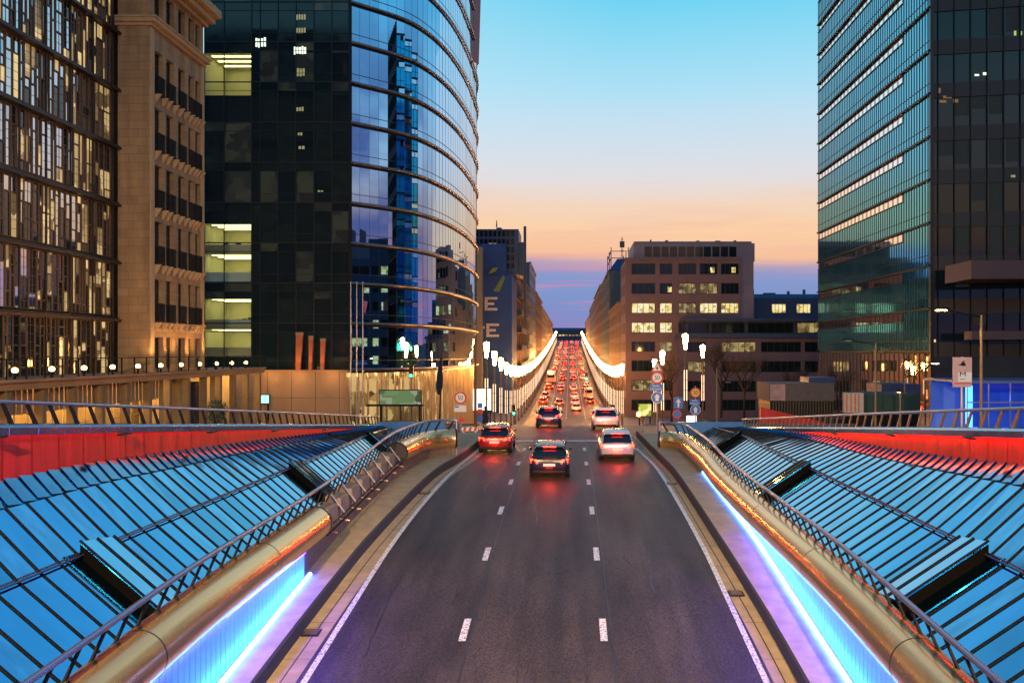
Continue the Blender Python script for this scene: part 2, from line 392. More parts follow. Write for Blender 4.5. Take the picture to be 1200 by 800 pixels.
for k in range(-5, 6):
    y = 20.95 + 5.6*k
    if y < 52: wl(lambda q: -2.53, .17, frange(y,y+1.3,.65)); wl(lambda q: .80, .17, frange(y,y+1.3,.65))
for y in frange(150, 640, 6):
    for x in (-3.9,-.65,2.6): wl(lambda q: x, .14, frange(y,y+2.5,1.25))
wl(lambda q: 0, .001, [53,53.1])
ml.strip([(-4.6,53.4,zr(53.4)+.01),(-4.6,53.9,zr(53.9)+.01)], [(3.7,53.4,zr(53.4)+.01),(3.7,53.9,zr(53.9)+.01)])
for k in range(13):
    x = -6.4+k*.95; ml.quad((x,69,zr(69)+.01),(x+.5,69,zr(69)+.01),(x+.5,72,zr(72)+.012),(x,72,zr(72)+.012))
nt = PAINT.node_tree; b = nt.nodes['Principled BSDF']; lk = b.inputs['Base Color'].links[0].from_socket
tc = nt.nodes.new('ShaderNodeTexCoord'); nn = nt.nodes.new('ShaderNodeTexNoise'); nn.inputs['Scale'].default_value = 16; nn.inputs['Detail'].default_value = 6; nn.inputs['Roughness'].default_value = .7; nt.links.new(tc.outputs['Object'], nn.inputs['Vector'])
rr_ = nt.nodes.new('ShaderNodeMapRange'); rr_.inputs['From Min'].default_value = .40; rr_.inputs['From Max'].default_value = .50; nt.links.new(nn.outputs['Fac'], rr_.inputs['Value'])
mxp = nt.nodes.new('ShaderNodeMix'); mxp.data_type = 'RGBA'; nt.links.new(rr_.outputs[0], mxp.inputs[0]); mxp.inputs[6].default_value = (.16,.14,.13,1); nt.links.new(lk, mxp.inputs[7]); nt.links.new(mxp.outputs[2], b.inputs['Base Color'])
struct(ml.build('lane_marking', PAINT))
TAR = mat('tar', (.016,.015,.015), .4, var=.2, scale=4)
tm = MB(); rt_ = random.Random(6)
def tar_line(pts, w):
    L_, R_ = [], []
    for i,(x,y) in enumerate(pts): ww = w*rt_.uniform(.5,1.3); L_.append((x-ww,y,zr(y)+.005)); R_.append((x+ww,y,zr(y)+.005))
    tm.strip(L_,R_)
for x0 in (-2.36,.98):
    x = x0; P_ = []
    for y in frange(-5,53,.5): x = x0+(x-x0)*.8+rt_.uniform(-.012,.012); P_.append((x,y))
    tar_line(P_, .012)
for x0,y0,n_ in ((-4.6,20,22),(2.3,24,18),(-1.2,31,16),(3.2,15,14),(-3.4,36,14)):
    x = x0; P_ = []
    for k in range(n_): x += rt_.uniform(-.07,.07); P_.append((x,y0+k*.3))
    tar_line(P_, .016)
struct(tm.build('tar_seam', TAR))
dr = None
for fn,o,y,lab in ((kerbL,.22,21.5,'dark drain grate in the left gutter nearest the viewer'),(kerbL,.22,36,'small drain grate in the left gutter by the bare brackets'),(kerbR,-.30,24,'drain grate in the right gutter nearest the viewer'),(kerbR,-.30,38,'small drain grate in the right gutter near the tube bend')):
    t = thing('drain_grate',lab,'drain grate',(fn(y)+o,y,zr(y)+.012),'drain grates in the gutters'); x = fn(y)+o; m = MB(); m.box(x-.2,x+.2,y-.3,y+.3,zr(y)-.05,zr(y)+.02); m.build('plate', mat('cast_iron',(.02,.018,.016),.6,.5,var=.2), t); m = MB()
    for k in range(5): m.box(x-.15,x+.15,y-.24+k*.11,y-.19+k*.11,zr(y)+.021,zr(y)+.03)
    m.build('slot', RUST, t)

# ------------------------------------------------------------------ ramp walls, tubes, inner railings, glazed roofs, red walls
def ramp_side(P, kerb, sg, side, blue_end, gap):
    wallx = lambda p: p[0] - sg*.12
    w = thing('retaining_wall', f'ribbed ramp wall with blue lights under the {side} steel tube', 'wall', (P[20][0], P[20][1], zr(P[20][1])))
    bl, br = MB(), MB()
    pts = P
    for q in range(len(pts)-1):
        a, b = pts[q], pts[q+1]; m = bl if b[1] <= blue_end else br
        for k in range(3):      # ribs
            t0, t1 = k/3, (k+1)/3
            x0, y0 = wallx(a)+(wallx(b)-wallx(a))*t0, a[1]+(b[1]-a[1])*t0; x1, y1 = wallx(a)+(wallx(b)-wallx(a))*t1, a[1]+(b[1]-a[1])*t1
            gx, gy = x0+(x1-x0)*.82, y0+(y1-y0)*.82
            zb0, zb1 = zr(y0)+H-.15, zr(y1)+H-.15
            zt = a[2]+(b[2]-a[2])*t0-.1; m.quad((x0,y0,zb0),(gx,gy,zb1),(gx,gy,zt),(x0,y0,zt))
            m.quad((gx+sg*.07,gy,zb1),(x1+sg*.07,y1,zb1),(x1+sg*.07,y1,zt),(gx+sg*.07,gy,zt))
            m.quad((gx,gy,zb1),(gx+sg*.07,gy,zb1),(gx+sg*.07,gy,zt),(gx,gy,zt)); m.quad((x1+sg*.07,y1,zb1),(x1,y1,zb1),(x1,y1,zt),(x1+sg*.07,y1,zt))
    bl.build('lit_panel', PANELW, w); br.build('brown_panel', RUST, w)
    led = MB(); bp = [p for p in P if p[1] <= blue_end]
    led.sweep([(wallx(p)-sg*.16, p[1], zr(p[1])+H+.05) for p in bp], .05, 8)
    led.build('led_strip', LEDB, w, smooth=True)
    led = MB(); led.sweep([(wallx(p)-sg*.03, p[1], p[2]-.47) for p in bp], .012, 6)
    led.build('violet_led_strip', LEDV, w)
    # steel tube cladding
    segs = [P]
    if gap: segs = [[p for p in P if p[1] <= gap[0]+.3], [p for p in P if p[1] >= gap[1]-.3]]
    for i, sgm in enumerate(segs):
        lab = f'long gold shining steel tube on the {side} ramp wall' if not gap else ('near length of gold steel tube on the left ramp wall, before the bare brackets' if i == 0 else 'curved far length of gold steel tube on the left ramp wall, past the brackets')
        t = thing('steel_tube', lab, 'steel cladding', sgm[len(sgm)//2])
        m = MB(); m.sweep(sgm, TR, 32, caps=False); m.sweep(sgm, TR-.02, 32, caps=False); m.build('tube_shell', STEEL, t, smooth=True)
        for e0, e1 in ((sgm[0],sgm[1]),(sgm[-1],sgm[-2])):
            p, q = Vector(e0), Vector(e1); d = (q-p).normalized(); m = MB(); m.cyl(p+d*.12,p+d*.16,TR-.022,TR-.022,28); m.build('end_plate', CONC_D, t)  # dark disc set inside for the shade of the hollow end
            m = MB(); m.sweep([p, p+d*.07], TR+.012, 32, caps=False); m.build('end_collar', DARKM, t, smooth=True)
        for k in range(4, len(sgm)-2, 8):
            m = MB(); p, q = Vector(sgm[k]), Vector(sgm[k+1]); m.sweep([p, p+(q-p)*.04], TR+.003, 32, caps=False); m.build('seam', BLACK, t, smooth=True)
    if gap:
        zb = tzL
        t = thing('bracket_frame', 'bare row of brown blocks and curved straps where the left steel tube is missing', 'bracket frame', (tubL(sum(gap)/2), sum(gap)/2, -.3))
        ys = frange(gap[0]+.4, gap[1]-.6, 1.45)
        m = MB()
        for k, y in enumerate(ys[:-1]):
            x = tubL(y+.7); z = zb(y+.6); xb = tubL(y+1.3); m.hexa([(x-.38,y+.22,z-.42),(x+.16,y+.22,z-.42),(xb+.16,y+1.3,z-.42),(xb-.38,y+1.3,z-.42)], [(x-.38,y+.22,z+.24),(x+.12,y+.22,z+.16),(xb+.12,y+1.3,z+.16),(xb-.38,y+1.3,z+.24)])
        m.build('block', mat('sandstone_block', (.30,.20,.12), .85, var=.25, scale=4), t, bevel=.03)
        m = MB(); m.sweep([(tubL(y)+.26,y,zb(y)-.42) for y in frange(gap[0],gap[1],1)], .03, 6); m.sweep([(tubL(y)+.3,y,zb(y)-.2) for y in frange(gap[0],gap[1],1)], .02, 6); m.build('bracket_rail', DARKM, t)
        for y in ys:
            m = MB(); x = tubL(y)
            pth = [(x-.05+.40*math.cos(a), y, zb(y)-.06+.40*math.sin(a)) for a in frange(R(100), R(-25), R(12))]
            m.rings([[(p[0],p[1]-.05,p[2]),(p[0],p[1]+.05,p[2]),(p[0]*1+.0,p[1]+.05,p[2]+.035),(p[0],p[1]-.05,p[2]+.035)] for p in pth])
            m.build('strap', mat('galvanised', (.6,.56,.5), .4, .7, var=.1), t)
            m = MB(); z = zb(y); m.cyl((x+.1,y+.04,z-.40),(x+.42,y+.04,z-.46),.025,.025,8).cyl((x+.36,y+.04,z-.45),(x+.45,y+.04,z-.465),.05,.04,8); m.build('bolt', RAIL_W, t, smooth=True)
    # inner railing
    r = thing('railing', f'low leaning steel railing along the {side} tube of the ramp', 'railing', (P[30][0], P[30][1], .5))
    rp = [(p[0], p[1], p[2]+.92) for p in P]
    m = MB(); m.sweep(rp, .055, 10); e = rp[-1]; m.cyl((e[0],e[1],e[2]),(e[0],e[1],-.1),.07,.07,10); m.build('handrail', RAIL, r, smooth=True)
    L = 0; k0 = 0; nxt = .4; pos = []
    for a, b in zip(P, P[1:]):
        if b[1] < 8: continue
        d = (Vector(b)-Vector(a)).length
        while nxt <= L+d:
            t = (nxt-L)/d; pos.append((Vector(a)+(Vector(b)-Vector(a))*t, (Vector(b)-Vector(a)).normalized())); nxt += .74
        L += d
    for p, t in pos[:100]:
        m = MB(); b = p + Vector((sg*.28,0,.1)) - t*.12; tp = Vector((p.x,p.y,p.z+.88)) + t*.12
        n = Vector((t.y,-t.x,0))
        m.hexa([b-t*.055-n*.02, b-t*.055+n*.02, b+t*.055+n*.02, b+t*.055-n*.02], [tp-t*.04-n*.02, tp-t*.04+n*.02, tp+t*.04+n*.02, tp+t*.04-n*.02])
        m.build('post', DARKM, r)
ramp_side(PL, kerbL, -1, 'left', 24.8, (26.0, 37.6))
ramp_side(PR, kerbR, 1, 'right', 38.8, None)

def glazed_roof(tub, sg, side, xm, xo, zo, capz, slope):
    rt = thing('glazed_roof', f'sloping blue glass roof with dark bars between {side} ramp tube and red wall', 'glass roof', (xm(20), 20, 1.1))
    y0, y1 = 2.0, 53.0
    inn = lambda y: Vector((tub(y)+sg*.75, y, 1.15-slope*(abs(xm(y))-abs(tub(y))-.75))); mid = lambda y: Vector((xm(y), y, 1.15 if y < 44 else 1.15-.35*(y-44)/9)); out = lambda y: Vector((xo, y, zo(y)))
    ys = frange(y0, y1, .67)
    vents = [min(ys, key=lambda q: abs(q-v)) for v in (17.9, 31.4, 44.0)]
    isv = lambda a: any(v-.05 <= a < v+1.14 for v in vents)
    m = MB()
    for a, b in zip(ys, ys[1:]):
        ca, cb = random.uniform(-.006,.006), random.uniform(-.006,.006)
        up = Vector((0,0,1))
        for q_ in range(1 if isv(a) else 2): k_ = random.random(); m.mi.append(1 if k_ < .2 else 2 if k_ < .45 else 0)
        m.quad(mid(a)+up*ca, mid(b)+up*cb, out(b), out(a))
        if not isv(a): m.quad(inn(a), inn(b), mid(b)-up*ca, mid(a)-up*cb)
    m.build('glazing', [ROOFG, ROOFG2, ROOFG3], rt)
    m = MB()
    for y in ys:
        for p, q in ((inn(y), mid(y)), (mid(y), out(y))):
            if p == inn(y) and any(v-.02 < y < v+1.0 for v in vents): continue
            w = Vector((0,.024,0)); n = Vector((0,0,.03))
            m.hexa([p-w-n*.3,p+w-n*.3,q+w-n*.3,q-w-n*.3],[p-w+n,p+w+n,q+w+n,q-w+n])
    m.build('glazing_bar', BARM, rt)
    m = MB(); 
    for d in (-.06,.06): m.sweep([mid(y)+Vector((sg*d,0,.05)) for y in frange(y0,y1,2)], .022, 6)
    m.build('purlin', mat('purlin_blue', (.05,.09,.18), .35, .5, var=0), rt)
    m = MB(); m.strip([inn(y)+Vector((-sg*.02,0,.05)) for y in frange(y0,y1,1)], [inn(y)+Vector((-sg*.35,0,-.1)) for y in frange(y0,y1,1)]); m.build('eaves_plate', DARKM, rt)
    for v in vents:
        vy = min(ys, key=lambda q: abs(q-v)); w = ys[2]-ys[0]
        lift = Vector((0,0,.27)); n = Vector((0,0,.05))
        a, b, c, d = inn(vy)+lift, mid(vy)+lift, mid(vy+w)+n*2, inn(vy+w)+n*2
        m = MB(); m.hexa([a,b,c,d],[a+n,b+n,c+n,d+n]); fl = m.build('vent_flap', ROOFG, rt)
        m = MB()
        for t in (0,.5,1):
            p, q = a+(d-a)*t+n, b+(c-b)*t+n; e = Vector((0,.035,0)); m.hexa([p-e,q-e,q+e,p+e],[p-e+n*.6,q-e+n*.6,q+e+n*.6,p+e+n*.6])
        m.build('flap_frame', BARM, fl)
        m = MB(); e = Vector((0,.02,0)); m.quad(inn(vy)-n,mid(vy)-n,mid(vy+w)-n,inn(vy+w)-n); m.quad(inn(vy)-n+e,mid(vy)-n+e,b-n*.3+e,a-n*.3+e); m.quad(inn(vy)-n,inn(vy+w)-n,d-n*.3,a-n*.3); m.quad(mid(vy)-n,mid(vy+w)-n,c-n*.3,b-n*.3); m.build('vent_shade', mat('vent_shade_black',(.004,.004,.004),.9,var=0,spec=.02), rt)  # closed black sheets put the vent's inner shade into the colour
    e0, e1 = tub(53)+sg*.2, xo
    m = MB(); x0, x1 = sorted((e0,e1)); m.box(x0,x1,53.0,53.12,-.6,1.15); m.build('end_plate', mat('blue_plate',(.03,.14,.38),.35,.3,var=.1), rt)
    # red wall
    rw = thing('parapet_wall', f'tapering vermilion panel wall above the {side} glass roof', 'wall', (xo, 25, 0))
    m = MB(); ysw = frange(4, 54, 1.0)
    for a, b in zip(ysw, ysw[1:]):
        for (p, q, dx) in ((a, b-.03, 0), (b-.03, b, .03)):
            x = xo+sg*dx; m.quad((x,p,zo(p)-.25),(x,q,zo(q)-.25),(x,q,capz(q)-.08),(x,p,capz(p)-.08))
    x0, x1 = sorted((xo+sg*.1, xo+sg*.3))
    m.strip([(xo+sg*.3,y,-.8) for y in ysw],[(xo+sg*.3,y,capz(y)-.08) for y in ysw])
    m.build('panel', REDP, rw)
    for a, b in zip(ysw, ysw[1:]):
        m = MB(); b -= .012
        pr = lambda y: [(xo-sg*.125,y,capz(y)-.22),(xo-sg*.145,y,capz(y)-.06),(xo-sg*.08,y,capz(y)),(xo+sg*.3,y,capz(y)+.02),(xo+sg*.34,y,capz(y)-.08),(xo-sg*.03,y,capz(y)-.10),(xo-sg*.112,y,capz(y)-.15),(xo-sg*.112,y,capz(y)-.22)]
        m.rings([pr(a), pr(b)]); m.build('coping', COPING, rw, bevel=.012)
    m = MB()
    for y in frange(8,53,.5):
        e_ = .42; k_ = (zo(y)-mid(y).z)/abs(xo-mid(y).x)*e_
        m.hexa([(xo-sg*.02,y,zo(y)-.02),(xo-sg*e_,y,zo(y)-k_-.01),(xo-sg*e_,y+.46,zo(y+.46)-k_-.01),(xo-sg*.02,y+.46,zo(y+.46)-.02)],[(xo-sg*.02,y,zo(y)+.10),(xo-sg*e_,y,zo(y)-k_+.06),(xo-sg*e_,y+.46,zo(y+.46)-k_+.02),(xo-sg*.02,y+.46,zo(y+.46)+.05)])
    m.build('flashing', mat('flashing_zinc', (.04,.24,.42), .10, 1.0, var=.15), rw)
    for y in (9, 13, 17.5, 22.5, 28, 34, 41):
        m = MB(); m.box(*sorted((xo-sg*.30,xo-sg*.13)),y-.22,y+.22,capz(y)-.27,capz(y)-.225); m.build('wall_light', BLACK, rw, bevel=.01)
    m = MB(); pr2 = lambda y: [(xo-sg*.105,y,capz(y)-.185),(xo-sg*.105,y,capz(y)-.16),(xo-sg*.045,y,capz(y)-.16),(xo-sg*.045,y,capz(y)-.185)]
    m.rings([pr2(y) for y in ysw]); m.build('red_fill_strip', glow('red_strip_%s' % side,(1,.05,.02),24 if sg > 0 else 4.5), rw)  # glowing strip added out of sight under the coping to redden the panels
    r = thing('railing', f'leaning bronze railing on top of the {side} red wall', 'railing', (xo+sg*.1, 25, capz(25)))
    m = MB(); m.sweep([(xo+sg*.12,y,capz(y)+.46) for y in frange(4,54,2)], .045, 10); m.build('handrail', RAIL, r, smooth=True)
    for y in frange(5, 53.6, .82):
        m = MB(); x = xo+sg*.12
        m.hexa([(x-.02,y+.25,capz(y+.3)),(x+.02,y+.25,capz(y+.3)),(x+.02,y+.38,capz(y+.3)),(x-.02,y+.38,capz(y+.3))],[(x-.02,y-.05,capz(y)+.44),(x+.02,y-.05,capz(y)+.44),(x+.02,y+.05,capz(y)+.44),(x-.02,y+.05,capz(y)+.44)])
        m.build('post', RAIL_W if sg > 0 else DARKM, r)
glazed_roof(tubL, -1, 'left', curve([(-10,-9.9),(38,-9.9),(53,-10.5)]), -11.4, curve([(-10,3.1),(10,2.9),(18,2.66),(20.7,2.62),(25,2.42),(33,2.0),(43,1.4),(54,.8)]), curve([(-10,5.0),(10,4.45),(18,3.84),(54,.93)]), .86)
glazed_roof(tubR, 1, 'right', curve([(-10,8.43),(53,8.5)]), 10.25, curve([(-10,3.1),(10,3.0),(18,2.8),(25,2.36),(30,2.1),(36.6,1.85),(45,1.3),(54,.75)]), curve([(-10,5.0),(10,4.35),(20.2,3.57),(54,.77)]), .66)
rw = thing('parapet_wall', 'short red wedge wall behind the far end of right railing', 'wall', (17, 70, -1))
m = MB(); m.hexa([(14.9,70,-1.2),(20,70,-1.2),(20,70.3,-1.2),(14.9,70.3,-1.2)],[(14.9,70,.97),(20,70,-.25),(20,70.3,-.25),(14.9,70.3,.97)]); m.build('panel', REDP, rw)

# ------------------------------------------------------------------ windows
WC = {}
def window(root, p, w, h, rot, fm, pm, n=2, trans=0, fr=.07, name='window', lab=None):
    k = (round(w,2), round(h,2), n, trans, fm.name, fr)
    if k not in WC:
        a = MB()
        a.box(-w/2,-w/2+fr,-.03,.05,0,h).box(w/2-fr,w/2,-.03,.05,0,h).box(-w/2+fr,w/2-fr,-.03,.05,0,fr).box(-w/2+fr,w/2-fr,-.03,.05,h-fr,h)
        for i in range(1,n): x = -w/2+w*i/n; a.box(x-fr*.4,x+fr*.4,-.025,.05,fr,h-fr)
        if trans: a.box(-w/2+fr,w/2-fr,-.022,.05,h*trans-fr*.4,h*trans+fr*.4)
        me = a.mesh('window'); me.materials.append(fm); WC[k] = me
    kp = ('p', round(w,2), round(h,2), fr, pm.name)
    if kp not in WC:
        b = MB(); b.quad((-w/2+fr,.01,fr),(w/2-fr,.01,fr),(w/2-fr,.01,h-fr),(-w/2+fr,.01,h-fr)); me = b.mesh('pane'); me.materials.append(pm); WC[kp] = me
    o = bpy.data.objects.new(name, WC[k]); COL.objects.link(o); o.parent = root
    off = LOC[root.name]; o.location = (p[0]-off[0], p[1]-off[1], p[2]-off[2]); o.rotation_euler = (0,0,rot)
    LOC[o.name] = off
    q = bpy.data.objects.new('pane', WC[kp]); COL.objects.link(q); q.parent = o
    if lab: o['label'] = lab
    return o

# ------------------------------------------------------------------ timber lattice building (far left)
EB = thing('glass_office_building', 'glass building behind a patchwork of brown timber window frames', 'building', (-30, 42, -.6))
EX = -27.1
rnd = random.Random(3)
zf = [7.24+3.42*k for k in range(-1, 11)]
m = MB(); m.box(-45,-27.8,28,53.2,-.6,44); m.build('core', mat('interior_dark',(.03,.024,.018),.8,var=.2), EB)
WARMG = window_light('amber_room', (.30,.19,.07), (1.0,.72,.32), .85, .9)
for z in zf:
    fr, gm = MB(), MB()
    y = 30.0
    while y < 52.9:
        w = rnd.choice((.28,.36,.45,.55,.7)); w = min(w, 53.0-y)
        v = z+.2
        while v < z+3.2:
            h = rnd.choice((.5,.8,1.1,1.6,2.2)); h = min(h, z+3.25-v)
            if z+3.25-v-h < .35: h = z+3.25-v
            t = .04; x0, x1 = EX-.10, EX-.045+rnd.random()*.03
            fr.box(x0,x1,y,y+t,v,v+h).box(x0,x1,y+w-t,y+w,v,v+h).box(x0,x1,y+t,y+w-t,v,v+t).box(x0,x1,y+t,y+w-t,v+h-t,v+h)
            if h > .9 and w > .4:
                for q in range(1, int(h/.4)): fr.box(EX-.1,EX-.073,y+t,y+w-t,v+h*q/int(h/.4)-.01,v+h*q/int(h/.4)+.01)
            if w > .55: fr.box(EX-.11,EX-.07,y+w/2-.012,y+w/2+.012,v+t,v+h-t)
            pw = .12 + max(0, (y-46.5))*.11
            s = rnd.random(); gm.mi.append(2 if s < pw*.6+.09 else 1 if s < pw*.8+.22+max(0,(15-v)*.06) else 0); g = gm  # more dark panes low down stand in for dark reflections
            a, b = rnd.uniform(-.008,.008), rnd.uniform(-.006,.006)
            g.quad((EX-.085+a,y,v),(EX-.085-a,y+w,v),(EX-.085-a+b,y+w,v+h),(EX-.085+a+b,y,v+h))
            v += h
        y += w
    wb = fr.build('window_band', OAK, EB)
    gm.build('pane', [MIRROR, GLASSD, WARMG], wb)
    m = MB(); m.box(EX-.2,EX+.35,29.5,53.45,z-.16,z-.02).box(EX+.05,EX+.2,29.5,53.45,z+.02,z+.1); m.build('floor_ledge', mat('brown_steel',(.045,.032,.024),.5,.4,var=.1), EB)
m = MB()
for y in frange(30.5, 53, 2.3): m.box(EX+.02,EX+.1,y-.05,y+.05,3.6,44)
m.build('mullion', mat('brown_steel',(.045,.032,.024)), EB)

# ------------------------------------------------------------------ limestone building
SB = thing('stone_building', 'tall limestone building with iron balconies and projecting cornice', 'building', (-26, 57, 3.6))
SX, Y0, Y1 = -25.1, 53.5, 61.3
cols = [(54.1,55.25),(55.7,56.8),(57.4,58.4),(58.96,59.75),(60.05,60.85)]
rows = [(21.0,23.5),(17.56,20.06),(14.1,16.6),(10.7,13.2),(7.2,9.7),(4.25,6.2),(25.7,27.3)]
hs = [(c[0],c[1],r[0],r[1]) for c in cols for r in rows]
m = MB(); m.holes(Y0,Y1,3.6,28.0,hs,lambda u,v,d:(SX-d,u,v),.35)
m.quad((-27.0,Y0,3.6),(SX,Y0,3.6),(SX,Y0,28),(-27.0,Y0,28)); m.quad((SX,Y1,3.6),(-40,Y1,3.6),(-40,Y1,28),(SX,Y1,28)); m.quad((-40,Y0,28),(SX,Y0,28),(SX,Y1,28),(-40,Y1,28))
m.quad((-27.0,Y0,28),(-27.0,Y0,3.6),(-27.0,Y0+.4,3.6),(-27.0,Y0+.4,28))
m.build('wall', STONE, SB)
for r in rows:
    for c in cols:
        w = window(SB, (SX-.3,(c[0]+c[1])/2,r[0]), c[1]-c[0], r[1]-r[0], math.pi/2, FRAMED, GLASSD, 2, .7)
        yc, z = (c[0]+c[1])/2, r[0]
        if 6 < z < 24:
            b = MB(); hw = (c[1]-c[0])/2+.01
            b.box(SX+.02,SX+.14,yc-hw,yc+hw,z-.12,z)
            for q in frange(-hw,hw,.11): b.box(SX+.09,SX+.12,yc+q-.012,yc+q+.012,z,z+1.0)
            for q in (-hw,hw):
                for x in (.04,): b.box(SX+x,SX+x+.03,yc+q-.012,yc+q+.012,z,z+1.0)
            b.box(SX+.08,SX+.14,yc-hw,yc+hw,z+.98,z+1.04).box(SX,SX+.12,yc-hw-.02,yc-hw+.02,z+.98,z+1.03).box(SX,SX+.12,yc+hw-.02,yc+hw+.02,z+.98,z+1.03)
            b.build('balcony', DARKM, w, off=(0,0,0)).matrix_parent_inverse = (Matrix.Translation(Vector(w.location)+Vector(LOC[SB.name])) @ Matrix.Rotation(math.pi/2,4,'Z')).inverted()
            for q in (-hw+.1,hw-.1):
                pass
for r in rows:
    if 6 < r[0] < 24:
        for c in cols:
            for q in (c[0]+.1, c[1]-.1):
                br = MB(); br.hexa([(SX,q-.07,r[0]-.65),(SX+.08,q-.07,r[0]-.65),(SX+.08,q+.07,r[0]-.65),(SX,q+.07,r[0]-.65)],[(SX,q-.07,r[0]-.13),(SX+.4,q-.07,r[0]-.13),(SX+.4,q+.07,r[0]-.13),(SX,q+.07,r[0]-.13)]); br.build('corbel', STONE_L, SB)
def cornice(zs):
    m = MB()
    for z0, z1, d in zs:
        m.box(-27.3,SX+d,Y0-d*.5,Y1+d*.6,z0,z1)
    return m
cornice([(24.75,24.95,.2),(24.95,25.2,.42),(25.2,25.32,.5)]).build('string_course', STONE_L, SB, bevel=.03)
cornice([(27.5,27.8,.3),(27.8,28.2,.7),(28.2,28.75,1.05)]).build('cornice', STONE_L, SB, bevel=.04)
m = MB(); m.box(-40,SX-.5,Y0+.3,Y1-.3,28.75,33.5); m.build('attic', STONE, SB)
m = MB()
for y in (Y0+.25, Y1-.2): m.box(SX,SX+.08,y-.22,y+.22,3.6,24.7)
for z in (6.55,): m.box(SX,SX+.09,Y0-.05,Y1,z,z+.18)
m.build('pilaster', STONE_L, SB)

# ------------------------------------------------------------------ terrace with colonnade and spotlights
TB = thing('terrace', 'raised terrace with warm lit shopfront columns below the stone building', 'terrace', (-24.5, 52, -.6))
m = MB(); m.box(-30,-24.2,30,71,3.62,3.95).box(-28,-24.05,30,71,3.95,4.08); m.build('slab', mat('orange_stone',(.40,.20,.09),.7,var=.25,scale=.7), TB)
m = MB(); m.box(-27.2,-27,30,71,-.6,3.62); m.build('back_wall', mat('ochre_plaster',(.52,.36,.16),.8,var=.2,scale=.8), TB)
for y in frange(31, 70.5, 2.6):
    m = MB(); m.box(-24.75,-24.35,y-.17,y+.17,-.6,3.62); m.build('column', mat('umber_stone',(.20,.125,.06),.7,var=.15), TB, bevel=.02)
m = MB()
for y in frange(30.4, 53.6, .42): m.box(-24.85,-24.78,y+.03,y+.36,2.5,3.6)
m.build('slat_panel', mat('slat_tan',(.30,.18,.10),.6,var=.2,scale=2), TB)
m = MB()
for y in frange(30.4, 54, 1.0): m.box(-25.02,-24.96,y,y+.05,-.6,2.5)
for z in (.9,1.7,2.45): m.box(-25.02,-24.96,30.4,54,z,z+.05)
m.build('shopfront_frame', mat('brass_frame',(.5,.36,.15),.4,.6,var=.1), TB)
for y in (55.0,57.6,62.8):
    m = MB(); m.box(-26.2,-25.2,y-.1,y+1.0,-.6,3.62); m.build('pier', mat('ochre_plaster',(.5,.35,.17)), TB)
m = MB(); m.box(-26.9,-25.0,58.9,60.4,-.6,3.3); m.build('doorway', mat('plum_dark',(.03,.02,.03),.7,var=.1), TB)
m = MB(); m.box(-24.3,-24.1,30,71,4.95,5.0)
for y in frange(30,71,1.4): m.box(-24.25,-24.19,y,y+.05,4.08,4.96)
m.build('balustrade', DARKM, TB)
for k in range(16):
    y = 32.5+2.6*k
    light('POINT','downlight',(-25.9,y,3.1),130,(1,.66,.24),TB,.25)
pr = None
for k in range(12):
    y = 36.5+2.8*k
    if pr is None:
        pr = thing('terrace_spotlight','', 'spotlight', (0,0,0))
        m = MB(); m.cyl((0,0,0),(0,0,.24),.06,.05,10).cyl((0,0,.24),(0,0,.3),.11,.12,12); m.build('lamp_base', DARKM, pr, smooth=True)
        m = MB(); m.lathe((0,0,.29),[(.02,0),(.11,.03),(.14,.12),(.11,.2),(.03,.24)],12); m.build('bulb', BULB, pr, smooth=True)
        t = pr
    else: t = copy_tree(pr)
    place(t,(-24.35,y,4.08),0,'round warm uplight on the terrace edge in front of the old facades','terrace uplights')
    LOC[t.name] = tuple(t.location)
    l = light('SPOT','uplight',(-24.3,y,4.8),330 if y > 52 else 110,(1,.50,.17),t,.12,spot_size=R(110),spot_blend=.8)
    l.rotation_euler = (R(168),0,0) if y < 0 else Vector((-.42,.0,1)).to_track_quat('-Z','Y').to_euler()

# ------------------------------------------------------------------ curved glass tower (left)
LT = thing('curved_glass_tower', 'tall blue glass tower with curved front and steel bands', 'tower', (-22, 90, -1))
CP = [(-19.75,80.4),(-15.9,84.4),(-14.2,87.9),(-13.0,93),(-12.3,99),(-12.0,105),(-11.95,111),(-12.3,118),(-14,128)]
def resample(CP, step):
    P = []
    n = len(CP)
    for i in range(n-1):
        p0, p1, p2, p3 = [np.array(CP[min(max(q,0),n-1)]) for q in (i-1,i,i+1,i+2)]
        for t in np.linspace(0,1,12,endpoint=False): P.append(.5*((2*p1)+(-p0+p2)*t+(2*p0-5*p1+4*p2-p3)*t*t+(-p0+3*p1-3*p2+p3)*t**3))
    P.append(np.array(CP[-1])); out = [P[0]]; acc = 0
    for a, b in zip(P, P[1:]):
        d = np.linalg.norm(b-a); 
        while acc+d >= step:
            t = (step-acc)/d; a = a+(b-a)*t; out.append(a); d = np.linalg.norm(b-a); acc = 0
        acc += d
    out.append(P[-1]); return out
CV = resample(CP, 1.0)
ZB = [33.06-3.6*k for k in range(-6, 8)] + [3.7]; ZB.sort()
rg = random.Random(11)
def nrm(i): 
    t = CV[min(i+1,len(CV)-1)]-CV[max(i-1,0)]; t = t/np.linalg.norm(t); return np.array((t[1],-t[0]))
